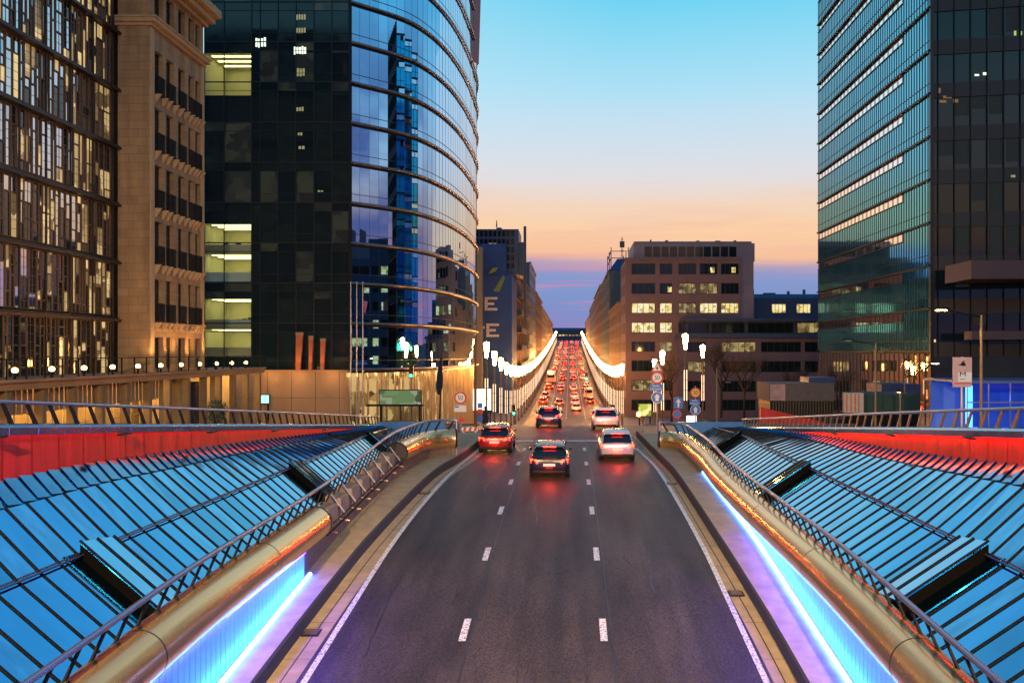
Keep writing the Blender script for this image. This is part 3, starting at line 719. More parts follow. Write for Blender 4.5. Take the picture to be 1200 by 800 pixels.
for z0, z1 in zip(ZB, ZB[1:]):
    m = MB()
    for i, (a, b) in enumerate(zip(CV, CV[1:])):
        n = nrm(i); j = rg.uniform(-.006,.006)
        m.quad((a[0]+n[0]*j,a[1]+n[1]*j,z0),(b[0]-n[0]*j,b[1]-n[1]*j,z0),(b[0]-n[0]*j,b[1]-n[1]*j,z1),(a[0]+n[0]*j,a[1]+n[1]*j,z1))
    gl = m.build('curved_glazing', GLASSB, LT)
    m = MB()
    for i, a in enumerate(CV):
        n = nrm(i); m.box(a[0]+n[0]*.01-.006,a[0]+n[0]*.01+.006,a[1]+n[1]*.01-.006,a[1]+n[1]*.01+.006,z0,z1)
    m.strip([(a[0]+nrm(i)[0]*.03,a[1]+nrm(i)[1]*.03,z0+.78) for i,a in enumerate(CV)],[(a[0]+nrm(i)[0]*.03,a[1]+nrm(i)[1]*.03,z0+.83) for i,a in enumerate(CV)])
    m.build('joint', mat('joint_blue',(.02,.05,.09),.4,var=0), gl)
for z in ZB[:-1]:
    m = MB(); m.sweep([(a[0]+nrm(i)[0]*.16,a[1]+nrm(i)[1]*.16,z) for i,a in enumerate(CV)],.12,10); m.build('steel_band', mat('band_steel',(.30,.23,.22),.38,1,var=.05), LT, smooth=True)
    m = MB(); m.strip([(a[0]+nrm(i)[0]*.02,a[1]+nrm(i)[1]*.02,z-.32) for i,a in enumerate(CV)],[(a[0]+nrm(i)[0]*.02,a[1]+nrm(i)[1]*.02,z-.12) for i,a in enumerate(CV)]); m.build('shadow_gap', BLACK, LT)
DY = 80.4
# dark flat face
mull = [PX(p,DY) for p in (240,263,295,305,326,347,368,389,409.5)]
litc = {}
rooms = [(240,295,262,330),(240,295,350,418),(240,295,62,112)]
def inroom(xc, zc):
    for i,(a,b,c,d) in enumerate(rooms):
        if PX(a,DY) < xc < PX(b,DY) and PZ(d,DY) < zc < PZ(c,DY): return i+1
    return 0
gcs = [MB() for _ in rooms]
gd = MB(); rg2 = random.Random(5)
zz = [3.7]
for z in ZB[1:]: zz += [z-.75, z]
zz += [PZ(262,DY),PZ(330,DY),PZ(350,DY),PZ(418,DY),PZ(62,DY),PZ(112,DY)]; zz = sorted(set(round(q,2) for q in zz))
for a, b in zip(mull, mull[1:]):
    for c, d in zip(zz, zz[1:]):
        j = rg2.uniform(-.004,.004); tgt = gcs[inroom((a+b)/2,(c+d)/2)-1] if inroom((a+b)/2,(c+d)/2) else gd
        tgt.quad((a,DY+j,c),(b,DY-j,c),(b,DY-j,d),(a,DY+j,d))
        if tgt is gd: q_ = rg2.random(); gd.mi.append(2 if q_ < .13 else 1 if q_ < .45 else 0)
gd.mi.append(0); gd.quad((mull[-1],DY,3.7),(-19.75,DY,3.7),(-19.75,DY,55),(mull[-1],DY,55))
gd.build('dark_glazing', [GLASSD, mat('dark_glass_blind', (.012,.024,.024), .12, 0, var=.3, scale=1.2, spec=.45), window_light('faint_room', (.010,.017,.012), (.05,.06,.03), .3, .9)], LT)
m = MB()
for x in mull: m.box(x-.035,x+.035,DY-.09,DY-.005,3.7,54.7)
for z in ZB: m.box(mull[0],-19.8,DY-.07,DY-.006,z-.05,z+.05).box(mull[0],-19.8,DY-.05,DY-.007,z-.8,z-.76).box(mull[2],-19.8,DY-.05,DY-.007,z+.78,z+.82)
m.build('mullion', mat('mullion_black',(.006,.008,.01),.5,var=0), LT)
m = MB(); m.box(-19.86,-19.6,DY-.12,DY+.14,3.7,54.7); m.build('corner_post', BLACK, LT)
m = MB(); m.quad((-32.8,DY,3.7),(-32.8,128,3.7),(-32.8,128,54.7),(-32.8,DY,54.7)); m.quad((-32.8,128,3.7),(-14,128,3.7),(-14,128,54.7),(-32.8,128,54.7))
m.v += [(p[0],p[1],54.7) for p in CV]+[(-32.8,128,54.7),(-32.8,DY,54.7)]; n0 = len(m.v)-len(CV)-2; m.f.append(tuple(range(n0,len(m.v)))); m.build('shell', BLACK, LT)
ROOMW = mat('room_cream',(.62,.60,.40),.8,var=.1,scale=.5)
for a,b,c,d in rooms:
    x0,x1,zt,zb = PX(a,DY),PX(b,DY),PZ(c,DY),PZ(d,DY)
    rm = MB(); rm.quad((x0,DY+5,zb),(x1,DY+5,zb),(x1,DY+5,zt),(x0,DY+5,zt)); rm.quad((x0,DY+.1,zb),(x0,DY+5,zb),(x0,DY+5,zt),(x0,DY+.1,zt)); rm.quad((x1,DY+.1,zb),(x1,DY+5,zb),(x1,DY+5,zt),(x1,DY+.1,zt))
    rm.quad((x0,DY+.1,zt),(x1,DY+.1,zt),(x1,DY+5,zt),(x0,DY+5,zt)); rm.quad((x0,DY+.1,zb),(x1,DY+.1,zb),(x1,DY+5,zb),(x0,DY+5,zb))
    zm = (zb+zt)/2
    room = rm.build('room', ROOMW, LT); gcs[rooms.index((a,b,c,d))].build('clear_glazing', glass_clear('clear_glass',(.72,.8,.7)), LT)
    s = MB()
    if c > 200:
        s.box(x0,x1,DY+.12,DY+4.9,zm-.12,zm+.1); s.build('room_floor', ROOMW, room)
        s = MB(); s.box(x0,x1,DY+.2,DY+.9,zb,zb+.85).box(x0,x1,DY+.3,DY+.5,zm+.1,zm+.75); s.build('cabinet', mat('cabinet_white',(.75,.75,.68),.5,var=.05), room)
        s = MB()
        for q in frange(x0+.3,x1-.5,.55): s.box(q,q+.4,DY+.55,DY+.75,zm+.1,zm+.1+rg2.uniform(.35,.9))
        s.build('shelf_plant', mat('shelf_green',(.02,.07,.04),.8,var=.3), room)
    s = MB()
    for zq in ([zt-.04, zm-.17] if c > 200 else [zt-.04]):
        for q in (.8,2.2,3.6): s.box(x0+.3,x1-.3,DY+q,DY+q+.25,zq-.02,zq)
    s.build('ceiling_light', glow('office_light',(1,.86,.42),7.5 if c > 200 else 1.6), room)
# lit spots behind the dark glazing
def lamps(pts, col, st, nm):
    for px, py, w, h in pts:
        x, z = PX(px,DY-.02), PZ(py,DY-.02); mm = MB()
        k = max(1,int(w/3))
        for i in range(k):
            xx = x-w*.077/2+w*.077*i/k; mm.box(xx,xx+w*.077/k*.7,DY-.03,DY-.012,z-h*.038*rg2.uniform(.7,1),z+h*.038*rg2.uniform(.6,1))
        mm.build('lit_ceiling_lamp', glow(nm,col,st), LT)
lamps([(306,50,13,13),(352,59,15,11)],(.9,1,.8),1.5,'white_office_lamp')
lamps([(353,20,12,8),(353,36,12,7),(353,85,10,10),(352,128,9,6),(352,157,6,4),(354,173,8,5),(376,224,7,2)],(.8,.75,.35),.35,'dim_office_lamp')
m = MB(); m.hexa([(-12.2,110,41.2),(-11.4,112,41.2),(-11.5,112.2,41.2),(-12.3,110.2,41.2)],[(-12.2,109,58),(-10.9,112,58),(-11.2,112.6,58),(-12.4,109.4,58)]); m.build('red_fin', mat('fin_red',(.35,.06,.04),.4,var=.1), LT)
# base of the tower
m = MB(); m.box(-30,-19.9,DY-.8,DY+.5,-1.2,3.55); m.build('base_wall', mat('tan_panel',(.42,.23,.11),.6,var=.14,scale=.5), LT)
m = MB()
for x in frange(-29,-20.5,2.1): m.box(x,x+.02,DY-.815,DY-.8,-1.2,3.5)
m.box(-30,-19.9,DY-.812,DY-.8,1.2,1.22); m.build('panel_joint', JOINT, LT)
m = MB(); m.box(-30.2,-19.7,DY-1.0,DY+.2,3.5,3.68); m.build('base_coping', mat('orange_stone',(.4,.2,.09)), LT)
IN = [(a[0]-nrm(i)[0]*1.2, a[1]-nrm(i)[1]*1.2) for i,a in enumerate(CV)]
m = MB(); m.strip([(p[0],p[1],-6) for p in IN],[(p[0],p[1],3.6) for p in IN]); m.build('lobby_glass', window_light('lobby_glow',(.30,.16,.05),(1.0,.66,.25),.75,.8), LT)
m = MB(); m.strip([(p[0],p[1],3.55) for p in IN],[(a[0]+nrm(i)[0]*.1,a[1]+nrm(i)[1]*.1,3.56) for i,a in enumerate(CV)]); m.build('soffit', STONE_L, LT)
for i, a in enumerate(CV[1:-6]):
    for q in ((0,) if i%2 else (0,.5)):
        n = nrm(i+1); b = CV[i+2]; p = a+(b-a)*q
        m = MB(); m.cyl((p[0]-n[0]*.2,p[1]-n[1]*.2,-6),(p[0]-n[0]*.2,p[1]-n[1]*.2,3.55),.10,.10,8); m.build('base_column', mat('gilt_column',(.6,.42,.22),.35,.6,var=.1), LT, smooth=True)
for i in range(1, 30, 3):
    a = CV[i]; n = nrm(i); light('POINT','soffit_light',(a[0]-n[0]*.6,a[1]-n[1]*.6,3.2),60,(1,.6,.22),LT,.15)
for px in (262, 312, 345, 385): light('POINT','wall_washer',(PX(px,DY-2),DY-2,3.2),55,(1,.55,.2),LT,.15)
for px, py0, py1, w in ((350,393,432,.55),(364,397,433,.35),(378,400,433,.4)):
    o = thing('obelisk', {350:'tallest orange tapering stele with pale cap on tower base',364:'slim middle orange stele on the tower base',378:'rightmost orange tapering stele on the tower base'}[px],'stele',(PX(px,79.6),79.6,3.68),'orange steles on the tower base')
    x, zt = PX(px,79.6), PZ(py0,79.6); m = MB(); m.hexa([(x-w*.45,79.5,3.68),(x+w*.3,79.5,3.68),(x+w*.3,79.75,3.68),(x-w*.45,79.75,3.68)],[(x-w*.4,79.5,zt),(x+w*.7,79.5,zt),(x+w*.7,79.75,zt),(x-w*.4,79.75,zt)])
    m.build('shaft', mat('rust_red',(.5,.13,.04),.7,var=.2), o)
    m = MB(); m.box(x-w*.45,x+w*.75,79.47,79.78,zt,zt+.28); m.build('cap', mat('tan_panel',(.42,.23,.11)), o)
    light('SPOT','stele_uplight',(x,78.9,3.75),60,(1,.45,.15),o,.05,spot_size=R(60)).rotation_euler = Vector((0,.25,1)).to_track_quat('-Z','Y').to_euler()

# ------------------------------------------------------------------ teal tower (right)
K = 1.083
TT = thing('teal_glass_tower','tall teal glass tower with vertical fins and bright slot windows','tower',(38,95,-1))
TX, TY0, TY1 = 32.7, 81.2, 118.0
ZT = [5.41+3.9*k for k in range(0, 13)]
sy = 88.2
for z0, z1 in zip(ZT, ZT[1:]):
    m = MB(); 
    for a, b in zip(frange(TY0,TY1,1.32), frange(TY0,TY1,1.32)[1:]):
        j = rg.uniform(-.004,.004); zs = z1-1.02 if a >= sy-.5 else z1-.2
        m.quad((TX+j,a,z0),(TX-j,b,z0),(TX-j,b,zs),(TX+j,a,zs))
    gz = m.build('teal_glazing', TEAL, TT)
    m = MB()
    for y in frange(TY0,TY1,.66): m.box(TX-.05,TX-.01,y-.025,y+.025,z0+.04,z1-1.05 if y >= sy else z1-.22)
    m.build('fin', TEALFIN, gz)
    m = MB(); m.quad((TX+.05,sy,z1-1.0),(TX+.05,TY1-.3,z1-1.0),(TX+.05,TY1-.3,z1-.22),(TX+.05,sy,z1-.22)); sl = m.build('slot_window', SLOT if z0 > 12.5 else MIRROR, TT)
    m = MB()
    for y in frange(sy,TY1-.3,1.32): m.box(TX-.02,TX+.02,y-.025,y+.025,z1-1.0,z1-.22)
    m.build('slot_mullion', FRAMED, sl)
    m = MB(); m.box(TX-.22,TX+.1,TY0,TY1,z1-.2,z1-.02).box(TX-.1,TX+.1,sy-.1,TY1,z1-1.1,z1-1.02).box(TX-.04,TX+.02,TY0,TY1,z0+.85,z0+.9); m.build('floor_line', BLACK, TT)
m = MB(); m.box(TX+.12,70,TY0+.4,TY1-.02,5.2,52); m.quad((TX,TY1,0),(TX+.12,TY1,0),(TX+.12,TY1,52),(TX,TY1,52)); m.build('core', BLACK, TT)
m = MB(); m.box(TX-.1,TX+.2,TY0-.2,TY0+.15,-1.5,52.2); m.build('corner_post', mat('post_brown',(.03,.022,.018),.4,.3,var=.1), TT)
fy = lambda x: TY0-(x-TX)*.19
for k, z in enumerate(ZT):
    m = MB(); m.quad((TX+.2,fy(TX),z-.55),(70,fy(70),z-.55),(70,fy(70),z+.75),(TX+.2,fy(TX),z+.75)); m.build('spandrel', SPAND, TT)
    m = MB(); m.quad((TX+.2,fy(TX)+.12,z+.75),(70,fy(70)+.12,z+.75),(70,fy(70)+.12,z+3.35),(TX+.2,fy(TX)+.12,z+3.35)); gz = m.build('front_glazing', GLASSD, TT)
    m = MB()
    for x in frange(TX+.6,70,1.35): m.hexa([(x-.04,fy(x)-.05,z-.5),(x+.04,fy(x)-.05,z-.5),(x+.04,fy(x)+.1,z-.5),(x-.04,fy(x)+.1,z-.5)],[(x-.04,fy(x)-.05,z+3.35),(x+.04,fy(x)-.05,z+3.35),(x+.04,fy(x)+.1,z+3.35),(x-.04,fy(x)+.1,z+3.35)])
    m.build('mullion', BLACK, gz)
    for x in frange(TX+.65,46,1.35):
        if rg2.random() < .35:
            m = MB(); yy = fy(x)+.105; h = rg2.uniform(1,2.5); m.quad((x+.05,yy,z+3.3-h),(x+1.28,yy-.23,z+3.3-h),(x+1.28,yy-.23,z+3.3),(x+.05,yy,z+3.3)); m.build('blind', mat('blind_olive',(.05,.05,.035),.8,var=.2), TT)
def tl(px, py, w, h, col, st, nm, Yd=.06):
    Y = 80.5; x, z = PX(px,Y), PZ(py,Y); s = Y/F/2; y = fy(x)+.09
    m = MB(); m.box(x-w*s,x+w*s,y-.03,y,z-h*s,z+h*s); m.build('lit_pane', glow(nm,col,st), TT)
for a in ((1145,88,5,2),(1154,87,5,3)): tl(*a,(.9,1,.7),1.6,'tower_white')
for a in ((1186,46,2.5,14),(1192,46,2.5,12)): tl(*a,(.7,.8,.2),.7,'tower_yellow')
for a in ((1107,104,8,6),(1113,112,10,3),(1122,117,6,4),(1108,117,8,3)): tl(*a,(.8,.4,.1),.25,'tower_amber')
tl(1098,403,5,11,(1,.7,.3),1.0,'tower_pane'); tl(1188,208,14,3,(.7,.75,.3),.35,'tower_dim')
m = MB(); z0, z1 = PZ(333,80), PZ(313,80); m.box(PX(1103,80),62,74,79.2,z0,z1); m.build('canopy', mat('pink_fascia',(.11,.055,.05),.6,var=.1,scale=.4), TT)
m = MB(); m.box(PX(1103,80)+.5,62,75,76.5,PZ(398,76),PZ(388,76)); m.build('lower_canopy', mat('pink_fascia',(.11,.055,.05)), TT)
m = MB(); m.quad((TX,TY0,-2),(TX,TY1,-4),(TX,TY1,5.2),(TX,TY0,5.2)); lb = m.build('lobby_glass', glass_clear('lobby_clear',(.55,.75,.6)), TT)
m = MB(); m.box(TX+3.5,TX+4,TY0,TY1,-4,5.3).box(TX,TX+4,TY0,TY1,5.12,5.22); m.build('lobby_wall', mat('lobby_green',(.12,.17,.12),.6,var=.3,scale=.6), TT)
for y in frange(TY0,TY1,1.32):
    pass
m = MB()
for y in frange(TY0,TY1,1.32): m.box(TX-.06,TX-.01,y-.04,y+.04,-4,5.2)
m.build('lobby_mullion', FRAMED, TT)
rl = random.Random(8)
for k in range(26):
    y = rl.uniform(TY0+1,TY1-1); z = rl.uniform(1.2,4.6); m = MB(); m.lathe((TX+rl.uniform(.6,3),y,z),[(.01,0),(.08,.06),(.01,.14)],6); m.build('lobby_lamp', glow('lobby_bulb',(1,.8,.35),9), TT)
for y in (86,95,104,113): light('POINT','lobby_light',(TX+2,y,4.5),70,(.75,1,.45),TT,.3)
m = MB(); m.quad((TX+.2,fy(TX)+.12,-1.5),(70,fy(70)+.12,-1.5),(70,fy(70)+.12,5),(TX+.2,fy(TX)+.12,5)); m.build('front_lobby', mat('lobby_dark',(.02,.03,.022),.2,var=.3,scale=.4), TT)

# ------------------------------------------------------------------ pink office block and lower wing
PB = thing('office_block','pinkish concrete office block with rows of lit windows','building',(20,158,-6))
PY = 151.0; sp = PY/F
ccols = [(740,768,4),(773,788,2),(795,816,4),(820,841,4),(845,866,4)]
rws = [(308.6,321.4),(331.5,344.3),(354.6,367),(377.5,390),(400,412),(422,435),(445,458),(468,481)]
x0, x1 = PX(733,PY), PX(868,PY)
hs = [(PX(a,PY),PX(b,PY),PZ(d,PY),PZ(c,PY)) for a,b,_ in ccols for c,d in rws]
m = MB(); m.holes(x0,x1,-6,PZ(304,PY),hs,lambda u,v,d:(u,PY+d,v),.35)
hs2 = [(y,y+1.9,PZ(d,PY),PZ(c,PY)) for y in (152.5,156.5,160.5) for c,d in rws]
m.holes(PY,165,-6,PZ(304,PY),hs2,lambda u,v,d:(x0+d,u,v),.3)
m.quad((x0,PY,PZ(304,PY)),(x1,PY,PZ(304,PY)),(x1,165,PZ(304,PY)),(x0,165,PZ(304,PY))); m.quad((x1,PY,-6),(x1,165,-6),(x1,165,PZ(304,PY)),(x1,PY,PZ(304,PY))); m.quad((x0,165,-6),(x1,165,-6),(x1,165,PZ(304,PY)),(x0,165,PZ(304,PY)))
m.build('wall', PINKC, PB)
litmap = {(2,0):1,(3,0):1,(2,1):1,(3,1):1,(2,2):2,(2,3):1,(2,4):1,(0,3):3,(0,4):3,(1,1):3,(1,2):2,(1,3):2,(4,1):2,(5,2):1,(6,0):2}
for ri,(c,d) in enumerate(rws):
    for ci,(a,b,n) in enumerate(ccols):
        k = litmap.get((ri,ci),0)
        w = window(PB,((PX(a,PY)+PX(b,PY))/2,PY+.28,PZ(d,PY)),(b-a)*sp,(d-c)*sp,0,FRAMED,LIT if k==1 else LITD if k==2 else GLASSD,n,0,.1)
        if k == 3:
            mm = MB(); mm.box(.3,1.0,-.02,.004,.3,1.2) ; o = mm.build('lit_pane', LIT, None); o.parent = w
    for y in (152.5,156.5,160.5): window(PB,(x0+.28,y+.95,PZ(d,PY)),1.9,(d-c)*sp,-math.pi/2,FRAMED,GLASSD,2,0,.1)
m = MB(); m.box(PX(743,PY),PX(884,PY)+.3,PY+1.2,164.5,PZ(304,PY)-.2,PZ(284,PY)).box(PX(744,PY),PX(883,PY),PY+1.6,164,PZ(284,PY),PZ(281.5,PY)); m.box(x1+.02,PX(884,PY),PY+.6,164.8,-6,PZ(304,PY)-.2); m.build('penthouse', mat('mauve_metal',(.22,.19,.22),.6,.1,var=.15,scale=.5), PB)
m = MB()
for px in frange(756,856,10.5): m.box(PX(px,PY),PX(px+8.5,PY),PY+1.15,PY+1.19,PZ(300,PY),PZ(288,PY))
m.build('penthouse_louvre', GLASSD, PB)
for px,w,h in ((783,3,3),(820,4,2.5),(843,6,2.5),(866,2,3),(765,1,4)):
    m = MB(); m.box(PX(px,PY),PX(px+w,PY),155,157,PZ(283,PY),PZ(281-h,PY)); m.build('roof_plant', GREYF, PB)
m = MB(); m.box(x0-.1,x1+.1,PY-.15,PY+.3,PZ(304,PY),PZ(302,PY)); m.build('parapet', PINKC, PB)
WB = thing('office_wing','lower dark blue office wing with ribbon windows beside the pink block','building',(32,148,-6))
WY = 147.0; ws = WY/F; xa, xb = PX(793,WY), PX(985,WY)
rb = [(400.5,412.5),(423,436),(446,459),(468,481)]
rc = [(806,827),(846,886),(892,939),(943,985)]
hs = [(PX(a,WY),PX(b,WY),PZ(d,WY),PZ(c,WY)) for a,b in rc for c,d in rb]
m = MB(); m.holes(xa,xb,-6,PZ(396,WY),hs,lambda u,v,d:(u,WY+d,v),.35); m.quad((xa,WY,-6),(xa,150.9,-6),(xa,150.9,PZ(396,WY)),(xa,WY,PZ(396,WY))); m.quad((xa,WY,PZ(396,WY)),(xb,WY,PZ(396,WY)),(xb,165,PZ(396,WY)),(xa,165,PZ(396,WY)))
m.build('wall', mat('mauve_concrete',(.13,.095,.12),.85,var=.12,scale=.5), WB)
for ri,(c,d) in enumerate(rb):
    for ci,(a,b) in enumerate(rc):
        lit = (ri,ci) == (0,1)
        window(WB,((PX(a,WY)+PX(b,WY))/2,WY+.28,PZ(d,WY)),(b-a)*ws,(d-c)*ws,0,FRAMED,LITD if lit or (ri,ci)==(1,0) else GLASSD,6 if ci else 3,0,.08)
m = MB(); m.box(PX(806,WY),xb,WY+1.5,160,PZ(396,WY),PZ(376,WY)).box(PX(800,WY),xb,WY+.2,161,PZ(376,WY),PZ(373,WY)); m.box(xa-.2,xb,WY-.3,WY+1.0,PZ(395.5,WY),PZ(391,WY)); m.build('upper_storey', BLUEG, WB)
for a,b,k in ((806,832,1),(833,873,0),(876,930,0),(934,985,2)):
    window(WB,((PX(a,WY+1.4)+PX(b,WY+1.4))/2,WY+1.42,PZ(390,WY+1.4)),(b-a)*ws,1.7,0,FRAMED,LITD if k==2 else GLASSD,5,0,.07)
RB = thing('office_building','low blue grey office building with two lit window groups behind the wing','building',(36,172,-6))
RY = 170.0; m = MB(); m.box(PX(884,RY),PX(1010,RY),RY,185,-6,PZ(349,RY)); m.build('wall', BLUEG, RB)
m = MB(); m.hexa([(PX(884,RY),RY+.2,PZ(349,RY)),(PX(1010,RY),RY+.2,PZ(349,RY)),(PX(1010,RY),185,PZ(349,RY)),(PX(884,RY),185,PZ(349,RY))],[(PX(885,RY),RY+1.5,PZ(344,RY)),(PX(1009,RY),RY+1.5,PZ(344,RY)),(PX(1009,RY),184,PZ(344,RY)),(PX(885,RY),184,PZ(344,RY))]); m.build('roof', mat('slate_roof',(.04,.06,.10),.5,var=.15), RB)
for a,b in ((904,921),(933,950),(962,979)): window(RB,((PX(a,RY)+PX(b,RY))/2,RY-.06,PZ(367,RY)),(b-a)*RY/F,1.8,0,FRAMED,LIT,4,0,.1)
for px,w,h in ((888,2,6),(902,14,2),(931,2,4),(950,2,6)):
    m = MB(); m.box(PX(px,RY),PX(px+w,RY),175,176,PZ(345,RY),PZ(343-h,RY)); m.build('chimney', GREYF, RB)
for px in (908,949):
    m = MB(); m.lathe((PX(px,RY),RY+1,PZ(349,RY)),[(.02,0),(.14,.1),(.02,.25)],8); m.build('roof_lamp', glow('roof_bulb',(1,.7,.4),6), RB)

# ------------------------------------------------------------------ buildings along the street
def street_building(label, side, ya, yb, top, wm, deep=16, n_f=6, xface=None, lit=.16, roof=None, ny=None, balc=False, front=False):
    X = (-10.4 if side < 0 else 9.3) if xface is None else xface
    zb = min(zr(ya), zr(yb))-.5
    b = thing('street_building', label, 'building', (X+side*deep/2,(ya+yb)/2,zb), 'buildings lining the avenue')
    xx = sorted((X, X+side*deep)); m = MB()
    zs = max(zr(ya),zr(yb))+4.2; fh = (top-1.2-zs)/n_f
    ny = ny or max(2,int((yb-ya)/5.5)); pitch = (yb-ya)/ny; ww = min(2.0,pitch*.45)
    hs = []
    rr = random.Random(int(ya)*3+side)
    for i in range(ny):
        for j in range(n_f):
            y = ya+(i+.5)*pitch; hs.append((y-ww/2,y+ww/2,zs+j*fh+.4,zs+j*fh+fh*.8))
    m.holes(ya,yb,zb,top,hs,lambda u,v,d:(X+side*d,u,v),.25)
    m.quad((xx[0],ya,zb),(xx[1],ya,zb),(xx[1],ya,top),(xx[0],ya,top)); m.quad((xx[0],yb,zb),(xx[1],yb,zb),(xx[1],yb,top),(xx[0],yb,top)); m.quad((xx[0],ya,top),(xx[1],ya,top),(xx[1],yb,top),(xx[0],yb,top))
    m.build('wall', wm, b)
    for h in hs:
        s = rr.random(); window(b,(X+side*.2,(h[0]+h[1])/2,h[2]),h[1]-h[0],h[3]-h[2],-side*math.pi/2,FRAMED,LIT if s < lit*.4 else LITO if s < lit else GLASSD,2,0,.09)
    m = MB(); xe = X-side*.35
    m.box(*sorted((xe,X+side*.1)),ya-.02,yb+.02,top-.35,top+.12); m.box(*sorted((X-side*.2,X+side*.1)),ya+.05,yb-.05,zs-.5,zs-.2); m.build('cornice', wm, b)
    for j in range(1, n_f, 1) if balc else ():
        m = MB(); m.box(*sorted((X-side*.9,X-.001*side)),ya+1,yb-1,zs+j*fh-.1,zs+j*fh+.1).box(*sorted((X-side*.9,X-side*.84)),ya+1,yb-1,zs+j*fh+.1,zs+j*fh+.95); m.build('balcony', GREYF, b)
    # shopfront lights at street level
    m = MB()
    for i in range(ny):
        if rr.random() < .6: y = ya+(i+.5)*pitch; m.box(*sorted((X-side*.06,X-side*.01)),y-1,y+1,zr(y)+.9,zr(y)+2.9)
    if m.f: m.build('shop_window', LITO if rr.random() < .6 else LIT, b)
    if roof:
        m = MB(); m.hexa([(xx[0],ya,top+.1),(xx[1],ya,top+.1),(xx[1],yb,top+.1),(xx[0],yb,top+.1)],[(xx[0]+2,ya+2,top+roof),(xx[1]-2,ya+2,top+roof),(xx[1]-2,yb-2,top+roof),(xx[0]+2,yb-2,top+roof)]); m.build('roof', BLUEG, b)
    return b
street_building('narrow brown brick building with balconies right of the blue lettered block',-1,175.5,200,20.8,BROWN,n_f=6,balc=True)
street_building('dark grey house with pale shopfronts between two brick facades on the avenue',-1,200.2,230,21,GREYF,n_f=6,balc=True)
street_building('tall dark slate office on the left of the avenue',-1,230.2,270,28.3,BLUEG,n_f=8,lit=.1)
street_building('red brick house below the slate office on the left',-1,270.2,330,23.3,BROWN,n_f=6,lit=.25)
street_building('sand rendered building on the left near the hilltop',-1,330.2,420,21.8,SANDF,n_f=5,lit=.25)
street_building('last brown building on the left of the avenue at the hilltop',-1,420.2,540,21.5,BROWN,n_f=4,lit=.3)
street_building('low orange rendered house directly behind the pink office block',1,165.2,212,14.6,SANDF,n_f=5,lit=.2)
b3 = street_building('dark green grey block with rooftop scaffold on the right',1,212.2,271,24.5,GREENF,n_f=7,lit=.1,roof=3)
street_building('brown brick building right of the avenue beyond the scaffold block',1,271.2,340,25.5,BROWN,n_f=6,lit=.2)
street_building('grey rendered building right of the avenue below the hilltop',1,340.2,425,24.5,GREYF,n_f=5,lit=.25)
street_building('last sand coloured building on the right at the hilltop',1,425.2,540,22.5,SANDF,n_f=4,lit=.3)
m = MB()
for y in (214,224,234): 
    for x in (9.8,14,18): m.box(x-.1,x+.1,y-.1,y+.1,24.5,30.2)
for z in (27.6,29.2): m.box(9.7,18.2,213.9,214.1,z,z+.15); m.box(9.7,9.9,213.9,234,z,z+.15)
m.build('scaffold', GREYF, b3)
an = thing('radio_mast','thin lattice radio mast on the roof behind the pink block','mast',(PX(729,190),190,15))
m = MB(); x = PX(729,190)
for dx,dy in ((-.3,-.3),(.3,-.3),(.3,.3),(-.3,.3)): m.cyl((x+dx,190+dy,14),(x+dx*.3,190+dy*.3,PZ(278,190)),.07,.04,5)
for z in frange(15,29,1.2): m.box(x-.3,x+.3,189.7,189.78,z,z+.07)
m.build('lattice', GREYF, an); m = MB(); m.box(x-.5,x+.5,189.6,190,PZ(290,190),PZ(283,190)); m.build('antenna', GREYF, an)
# lettered blue block
MBK = thing('painted_block','dark blue building with pale letters and a green stripe on its end wall','building',(-18,166,-6))
BY = 160.6
m = MB(); m.box(-30,-10.4,BY,175,-6.2,PZ(322,BY)).box(PX(555,BY),PX(592,BY),BY+.5,172,PZ(322,BY),PZ(285,BY)); m.build('wall', mat('mural_blue',(.012,.055,.19),.7,var=.25,scale=.25), MBK)
m = MB(); m.box(PX(555.5,165),PX(607.5,165),165,174.8,PZ(322,165),PZ(268.5,165)).box(PX(607.6,165),PX(613,165),166,174,PZ(322,165),PZ(283,165)); m.build('upper_tower', BLUEG, MBK)
m = MB(); m.box(PX(613.5,168),PX(616.5,168),168,169,10,PZ(265,168)); m.build('chimney', GREYF, MBK)
m = MB(); m.box(PX(580,165),PX(586,165),168,170,PZ(268.5,165),PZ(264,165)); m.cyl((PX(582,168),168,PZ(266,168)),(PX(582,168),168,PZ(258,168)),.15,.06,6); m.build('roof_plant', GREYF, MBK)
window(MBK,(PX(577,164.9),164.93,PZ(298,165)),1.6,2.1,0,FRAMED,LIT,2,0,.08)
for i in range(9):
    for j in range(5):
        if (i,j) not in ((3,2),(4,2)) : window(MBK,(PX(559+i*5.2,164.9),164.95,PZ(315-j*9.4,165)),.62,1.1,0,FRAMED,GLASSD,1,0,.06)
TXT = mat('letter_pale',(.55,.50,.46),.7,var=.15,scale=1.5)
def block_letter(ch, px, py, w, h):
    pat = {'R':['1110','1001','1110','1010','1001'],'E':['1111','1000','1110','1000','1111'],'P':['1110','1001','1110','1000','1000'],'U':['1001','1001','1001','1001','0110'],'O':['0110','1001','1001','1001','0110'],'T':['1111','0110','0110','0110','0110'],'F':['1111','1000','1110','1000','1000']}[ch]
    m = MB(); cw, chh = w/4, h/5
    for r, row in enumerate(pat):
        for c, v in enumerate(row):
            if v == '1': m.box(PX(px+c*cw,BY),PX(px+(c+.94)*cw,BY),BY-.03,BY-.002,PZ(py+(r+.9)*chh,BY),PZ(py+r*chh,BY))
    m.build('lettering', TXT, MBK)
for ch,px,py in (('R',551,348),('E',568,348),('P',553,379),('E',570,379)): block_letter(ch,px,py,15,16)
